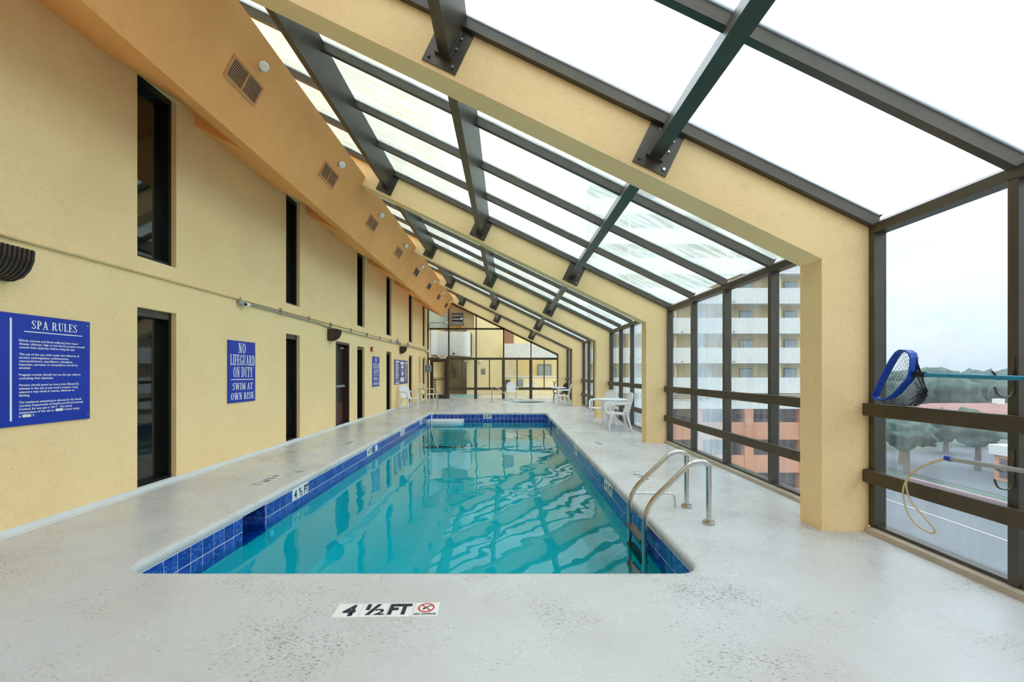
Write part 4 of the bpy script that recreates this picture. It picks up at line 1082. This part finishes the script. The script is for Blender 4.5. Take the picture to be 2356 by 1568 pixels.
# net bag: rings sagging outward and down towards the rail, built as fine strands
N1, N2 = 64, 22; rings = []
def loop_at(t):
    f = t*n; i = int(f) % n; g = f-int(f); return loop[i].lerp(loop[(i+1) % n], g)
for j in range(N2):
    s = j/(N2-1); ring = []
    for k in range(N1):
        p = loop_at(k/N1); q = cen+Vector((.0, -.09, -.13))
        w = p.lerp(q, s**1.1*.92)
        w += Vector((.10*math.sin(s*PI*.62), -.03*s, -.10*math.sin(s*PI)))
        w += Vector((.012, .02*math.sin(k*.9)*s, 0))
        w.z = max(w.z, 1.157-off.z)
        ring.append(w)
    rings.append(ring)
vs = [p for rg in rings for p in rg]; fs = [(j*N1+k, j*N1+(k+1) % N1, (j+1)*N1+(k+1) % N1, (j+1)*N1+k) for j in range(N2-1) for k in range(N1)]
me = bpy.data.meshes.new('net_bag'); me.from_pydata(vs, [], fs); me.materials.append(M_BLACK)
bag = raw('net_bag', me, net); bag['kind'] = 'stuff'
wf = bag.modifiers.new('strands', 'WIREFRAME'); wf.thickness = .0028; wf.use_replace = True; wf.use_even_offset = False
pa, pb = npt(2112, 861)-off, npt(2600, 879)-off
MB().tube([pa, pb], .0155, 10).build('pole', M_POLE, net, True)
MB().tube([pa+Vector((0, .05, 0)), pa+Vector((0, -.06, 0))], .021, 10).build('socket', M_BLACK, net)
hk = empty('rescue_hook', tuple(npt(2176, 1053, 3.10))); tag(hk, 'tan loop of a rescue hook on a pale grey pole below the rail', 'rescue hook')
o2 = Vector(hk.location)
lp = [(1085,210),(950,248),(830,305),(745,385),(702,470),(700,560),(738,700),(820,812),(930,880),(975,882),(986,862),(935,795),(845,692),(770,600),(732,500),(728,420),(770,352),(900,272),(1085,216)]
path = [npt(1900+x/3.921, 1000+y/3.921, 3.10+.02*math.sin(i/18*PI))-o2 for i, (x, y) in enumerate(lp)]
sm = []
for i in range(len(path)-1):
    p0, p1, p2, p3 = path[max(i-1, 0)], path[i], path[i+1], path[min(i+2, len(path)-1)]
    for k in range(4):
        t = k/4; sm.append(.5*((2*p1)+(-p0+p2)*t+(2*p0-5*p1+4*p2-p3)*t*t+(-p0+3*p1-3*p2+p3)*t**3))
sm.append(path[-1])
MB().tube(sm, .0062, 8).build('loop_tube', M_TAN, hk, True)
MB().tube([npt(2176, 1053, 3.10)-o2, npt(2190, 1056, 3.10)-o2], .018, 10).build('collar', M_NETBLUE, hk, True)
MB().tube([npt(2188, 1055.5, 3.10)-o2, npt(2640, 1130, 3.10)-o2], .0155, 10).build('pole', M_CONDG, hk, True)
ym = divisions(1, *BAYS[1])[1]-MW/2
for zz_, lab in ((1.36, 'steel wall hook holding the teal pole'), (.77, 'steel wall hook holding the pale grey pole')):
    h_ = empty('wall_hook', (XO, ym, zz_)); tag(h_, lab, 'hook', 'pole hooks on the mullion')
    MB().box(-.006, .0, -.012, .012, -.08, .16).build('back_strap', M_TREAD, h_)
    MB().tube(arc_path([(-.004, 0, -.06), (-.03, 0, -.10), (-.10, 0, -.09), (-.12, 0, -.03)], .05, 5), .006, 8, flat=(1.4, .6)).build('prong', M_TREAD, h_)
    MB().tube(arc_path([(-.004, 0, .10), (-.02, 0, .02), (-.09, 0, .015), (-.135, 0, .07)], .04, 5), .006, 8, flat=(1.4, .6)).build('prong', M_TREAD, h_)

# ------------------------------------------------------------------ outside beyond the end wall
tf = MB().box(XW-.5, 6.5, YF+.12, 36, -.12, -.005).build('terrace_floor', M_TERR); tag(tf, 'pale terrace floor outside the glazed end wall', kind='structure')
tp = empty('plunge_pool', (-2.4, 26.0, 0)); tag(tp, 'pale teal shallow pool on the terrace outside', 'pool')
MB().box(-.95, .75, -1.3, 2.2, -.01, .012).build('water_surface', M_TEALDECK, tp)
MB().box(-1.05, .85, -1.4, -1.3, -.01, .03).build('pool_edge', M_BWHITE, tp)
K2 = FPX/29.0
gx = lambda px, Y=29.0: (px-VX)*Y/FPX
gz = lambda py, Y=29.0: H+(VY-py)*Y/FPX
nb = empty('terrace_building', (0, 29, 0)); tag(nb, 'pale yellow building behind the end wall with white curved balcony', 'building')
def part(name, x0, x1, y0, y1, z0, z1, mat): return MB().box(x0, x1, y0-29, y1-29, z0, z1).build(name, mat, nb)
part('wall_block', gx(1074), gx(1158), 29.0, 31, 0, 9, M_TYEL)
part('stained_wall', gx(985), gx(1074), 30.5, 31, 0, 9, M_BSTAIN)
part('side_wall', gx(1158), gx(1320), 30.2, 31, gz(822, 30), 9, M_TYEL)
part('rear_wall', gx(1158), gx(1330), 32.5, 33, 0, gz(820, 32.5), M_TYEL)
# curved balcony parapet
bp_ = MB(); pts = [(-4.2, 25.6), (-4.2, 26.4)]; 
xa, xb2 = gx(1006, 27.5), gx(1084, 28.6)
pts = [(XW+.03, 25.0), (xa, 27.5), (xb2-.5, 27.55)]+[(xb2-.5+.5*math.sin(a), 28.05-.5*math.cos(a)) for a in [PI/2*k/6 for k in range(1, 7)]]+[(xb2, 29)]
z0, z1 = 2.45, 4.0
for i in range(len(pts)-1):
    (ax, ay), (bx, by) = pts[i], pts[i+1]
    bp_.add([(ax,ay-29,z0),(bx,by-29,z0),(bx,by-29,z1),(ax,ay-29,z1)], [(0,1,2,3)])
ins = [(x, y+.15) for x, y in pts]
for i in range(len(pts)-1):
    (ax, ay), (bx, by) = pts[i], pts[i+1]; (cx_, cy2), (dx, dy) = ins[i], ins[i+1]
    bp_.add([(ax,ay-29,z1),(bx,by-29,z1),(dx,dy-29,z1),(cx_,cy2-29,z1)], [(0,1,2,3)]); bp_.add([(cx_,cy2-29,z0),(dx,dy-29,z0),(dx,dy-29,z1),(cx_,cy2-29,z1)], [(0,1,2,3)])
bp_.build('curved_parapet', M_BWHITE, nb)
bs = MB(); bs.add([(x, y-29, 2.45) for x, y in pts]+[(XW, 2, 2.45)], [tuple(range(len(pts)+1))]); bs.build('balcony_soffit', M_BSTAIN, nb)
part('balcony_drain', gx(1042, 27.5), gx(1046, 27.5), 27.45, 27.6, 2.6, 2.68, M_BDARK)
part('upper_parapet', gx(1158, 28.5), gx(1330, 28.5), 28.4, 28.6, gz(822, 28.5)-.05, gz(790, 28.5), M_BWHITE)
part('upper_shutter', gx(1161, 30), gx(1182, 30), 30.1, 30.2, gz(790, 30), gz(755, 30), M_SHUTTER)
part('white_door', gx(1160, 32), gx(1188, 32), 31.8, 32.4, 0, gz(829, 32), M_BWHITE)
part('parapet_wall', gx(1160, 28.2), gx(1330, 28.2), 28.1, 28.3, 0, gz(867, 28.2), M_TYEL)
part('parapet_cap', gx(1160, 28.2), gx(1330, 28.2), 28.05, 28.35, gz(867, 28.2), gz(864, 28.2), M_BWHITE)
wv = part('window_frame', gx(1237, 32.4), gx(1268.5, 32.4), 32.4, 32.5, gz(866, 32.4), gz(838, 32.4), M_BRONZE)
MB().box(gx(1238.5, 32.4), gx(1267, 32.4), 3.36, 3.40, gz(865, 32.4), gz(839.5, 32.4)).build('pane', M_BWIN, wv)
for a, b, c, d, mt, nm in ((1191, 1204, 871, 888, M_GREY, 'air_grille'), (1162, 1174, 873, 896, M_BRONZE, 'grey_cabinet')):
    q = part(nm, gx(a, 28), gx(b, 28), 27.95, 28.1, gz(d, 28), gz(c, 28), mt)
    if nm == 'air_grille':
        for s_ in range(5): MB().box(gx(a, 28)+.03, gx(b, 28)-.03, -1.08, -1.05, gz(d, 28)+.04+s_*.085, gz(d, 28)+.07+s_*.085).build('slat', M_BWIN, q)
pq = empty('wall_plaque', (gx(1112), 28.99, gz(854))); tag(pq, 'small grey no entry plaque on the pale wall outside', 'sign')
MB().box(-.14, .14, -.02, .005, -.19, .19).build('plaque_board', M_GREY, pq); MB().lathe([(.05, -.022), (.085, -.022), (.085, -.02), (.05, -.02)], (0, 0, .06), 16, 'y').build('ring_mark', M_BDARK, pq); MB().box(-.1, .1, -.023, -.02, -.15, -.08).build('print_block', M_BDARK, pq)
for px, lab in ((1104, 'white globe lamp on the pale wall outside'), (1071, 'white globe lamp on the stained wall outside')):
    g = empty('globe_lamp', (gx(px), 28.9, gz(830))); tag(g, lab, 'wall lamp', 'globe lamps outside')
    MB().lathe([(0, -.09), (.06, -.07), (.09, 0), (.06, .07), (0, .09)], (0, -.06, 0), 14).build('globe', M_WHITE, g, True); MB().box(-.04, .04, 0, .1, -.04, .04).build('bracket', M_BRONZE, g)
ys_ = empty('notice_stand', (gx(1000.5, 25.2), 25.2, 0)); tag(ys_, 'narrow yellow notice board with blue print behind exit door glass', 'sign')
MB().box(-.12, .12, 0, .03, .02, gz(866, 25.2)).build('notice_board', M_YEL, ys_)
for q in range(6): MB().box(-.06, .06, -.004, 0, 1.05-.14*q-.09, 1.05-.14*q).build('print_block', M_SIGNWORN, ys_)
fe_ = empty('picket_fence', (gx(1025, 26.2), 26.2, 0)); tag(fe_, 'bronze picket railing on the terrace outside', 'railing')
for q in range(12): MB().box(-.45+.09*q-.35, -.43+.09*q-.35, 0, .02, 0, 1.1).build('picket', M_BRONZE, fe_)
MB().box(-.82, .6, -.01, .03, 1.1, 1.14).build('top_rail', M_BRONZE, fe_)

# ------------------------------------------------------------------ hotel wing seen through the side windows
DW = 40.0
hb = empty('hotel_wing', (18, DW, 0)); tag(hb, 'tall pale hotel wing with white balcony bands, orange lower floors', 'building')
def hp(name, x0, x1, y0, y1, z0, z1, mat, par=None): return MB().box(x0-18, x1-18, y0, y1, z0, z1).build(name, mat, par or hb)
HX0, HX1 = 7.6, 28.0
hp('rear_wall', HX0, HX1, 1.5, 2.2, -1.8, 26, M_BYEL)
FH = 2.715
for k in range(-1, 9):
    zt2 = 3.70+FH*k
    hp('balcony_parapet', HX0, HX1, -.06, .12, zt2-1.42, zt2, M_BWHITE)
    hp('balcony_slab', HX0, HX1, .12, 1.5, zt2-1.42, zt2-1.25, M_BWHITE)
    for q, wx in enumerate((9.2, 12.8, 17.6, 22.0, 26.2)):
        wv = hp('window_frame', wx-.05, wx+1.15, 1.42, 1.5, zt2-.6, zt2+.86, M_BDARK)
        MB().box(wx-18, wx+1.1-18, 1.38, 1.42, zt2-.6, zt2+.8).build('pane', M_BWIN, wv)
    for fxx in (11.2, 15.4, 20.2, 25.0): hp('partition', fxx, fxx+.18, .3, 1.5, zt2-1.25, zt2+1.25, M_BYEL)
    for dx_ in (15.9, 20.6, 24.6): hp('drain_spout', dx_, dx_+.12, -.12, -.06, zt2-1.30, zt2-1.22, M_BDARK)
hp('lower_band', HX0, HX1, -.2, .1, -1.85, -1.05, M_BWHITE)
for q in range(3): hp('white_rail', HX0, HX1, -.3, -.24, -1.0+.2*q, -.95+.2*q, M_BWHITE)
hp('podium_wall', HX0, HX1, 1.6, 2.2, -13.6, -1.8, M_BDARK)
for k in range(4):
    zt2 = -3.1-3.0*k
    hp('podium_band', HX0, HX1, -.1, .25, zt2-1.55, zt2, M_BORANGE)
for fxx in (8, 12.2, 17.0, 21.6, 26.6): hp('podium_column', fxx, fxx+.8, -.16, .5, -13.6, -1.85, M_BORANGE)

# ------------------------------------------------------------------ street below
GZ = -14.0
gr = MB().add([(-100, -80, GZ), (700, -80, GZ), (700, 900, GZ), (-100, 900, GZ)], [(0,1,2,3)]).build('ground', M_GRASS); tag(gr, 'hazy green ground below the building', kind='structure')
rd = MB().add([(20, -80, GZ+.02), (52, -80, GZ+.02), (60, 200, GZ+.02), (24, 200, GZ+.02)], [(0,1,2,3)]).build('road', M_ASPH); tag(rd, 'wide grey road below the windows', kind='structure')
for i, (xl, a, b) in enumerate(((36, 8, 30), (41, 26, 34), (44.5, 20, 60), (33, 10, 14), (33, 20, 24), (33, 30, 34))):
    MB().add([(xl+a*.03, a, GZ+.05), (xl+.25+a*.03, a, GZ+.05), (xl+.25+b*.03, b, GZ+.05), (xl+b*.03, b, GZ+.05)], [(0,1,2,3)]).build('lane_line', M_LANE, rd)
pw = MB().box(53, 53.6, 20, 58, GZ, GZ+1.6).build('street_wall', M_PINKWALL); tag(pw, 'low pink wall along the far side of road', 'wall')
lot = MB().add([(62, 40, GZ+.03), (110, 60, GZ+.03), (110, 95, GZ+.03), (62, 82, GZ+.03)], [(0,1,2,3)]).build('road', M_ASPH); tag(lot, 'grey car park between the trees', kind='structure')
ob = empty('street_building', (73.6, 57, GZ)); tag(ob, 'small orange building with white parapet across the road', 'building')
MB().box(-3.2, 14, 0, 6.4, 0, 3.7).build('wall_block', M_BORANGE, ob); MB().box(-3.6, 14.4, -.4, 6.8, 3.7, 5.1).build('white_parapet', M_BWHITE, ob)
for q in range(3):
    for zz_ in (.5, 2.1): MB().box(-3.26, -3.1, .5+q*2.0, 1.7+q*2.0, zz_, zz_+1.1).build('window', M_BDARK, ob)
MB().box(-3.5, 14.2, -.3, 6.7, 1.75, 1.95).build('ledge', M_BWHITE, ob)
rb = empty('red_roof_house', (128, 122, GZ)); tag(rb, 'long low house with pale red roof among trees', 'building')
MB().box(-16, 22, -8, 8, 0, 4.2).build('wall_block', M_BWHITE, rb)
m_ = MB(); m_.add([(-18,-10,4.2),(24,-10,4.2),(24,10,4.2),(-18,10,4.2),(-10,0,7.0),(16,0,7.0)], [(0,1,5,4),(1,2,5),(2,3,4,5),(3,0,4),(0,3,2,1)]); m_.build('hip_roof', M_ROOFRED, rb)
MB().box(7.5, 9.3, -1, .6, 6.2, 8.2).build('chimney', M_BWHITE, rb)
def blob(c, r, seed, sub=4, sq=.8):
    bm = bmesh.new(); bmesh.ops.create_icosphere(bm, subdivisions=sub, radius=1)
    for v in bm.verts:
        k = 1+.4*mnoise.noise(v.co*2.2+Vector((seed*3.1, seed, 0)))+.22*mnoise.noise(v.co*6+Vector((seed, 0, seed)))+.12*mnoise.noise(v.co*14+Vector((seed, 2, 0)))
        v.co = Vector((v.co.x*r*k, v.co.y*r*k, v.co.z*r*k*sq))+Vector(c)
    bm.verts.index_update(); R = ([v.co.copy() for v in bm.verts], [[v.index for v in f.verts] for f in bm.faces]); bm.free(); return R
def tree(x, y, h, r, label, mat, seed, trunks=1):
    t = empty('street_tree', (x, y, GZ)); tag(t, label, 'tree', 'street trees')
    MB().tube([(0,0,0), (.1,0,h*.35), (.0,0,h*.7)], [.45, .35, .25], 7).build('trunk', M_TRUNK, t)
    m_ = MB(); m_.add(*blob((0, 0, h-r*.7), r, seed)); m_.build('crown', mat, t, True, sharp=170)
spots = [(61, 67, 8.6, 3.0, 'rounded street tree nearest the leaf skimmer end of the low pink wall'), (66.5, 74, 8.8, 3.0, 'street tree behind the pink wall, above the tan loop'), (74, 69, 8.4, 3.0, 'street tree just left of the orange building'),
         (84, 84, 7.6, 3.4, 'tree at the back of the car park'), (76, 92, 7.4, 3.6, 'wide tree at the car park corner nearest the pier'), (97, 92, 7.0, 3.6, 'low tree behind the orange building')]
for i, (x, y, h, r, lab) in enumerate(spots): tree(x, y, h, r, lab, M_TREE if i % 2 else M_TREE2, i+1)
tl = MB()
random.seed(3)
for i in range(420):
    x = 120+random.random()*380; y = 140+random.random()*260
    if y < x*.5: y += 80
    r = 4+random.random()*3.5
    tl.add(*blob((x, y, GZ+7.5+random.random()*5.0), r, i*.7, 3, .8))
tag(tl.build('treeline', M_TREE2, None, True, sharp=170), 'distant hazy treeline along the horizon', kind='stuff')
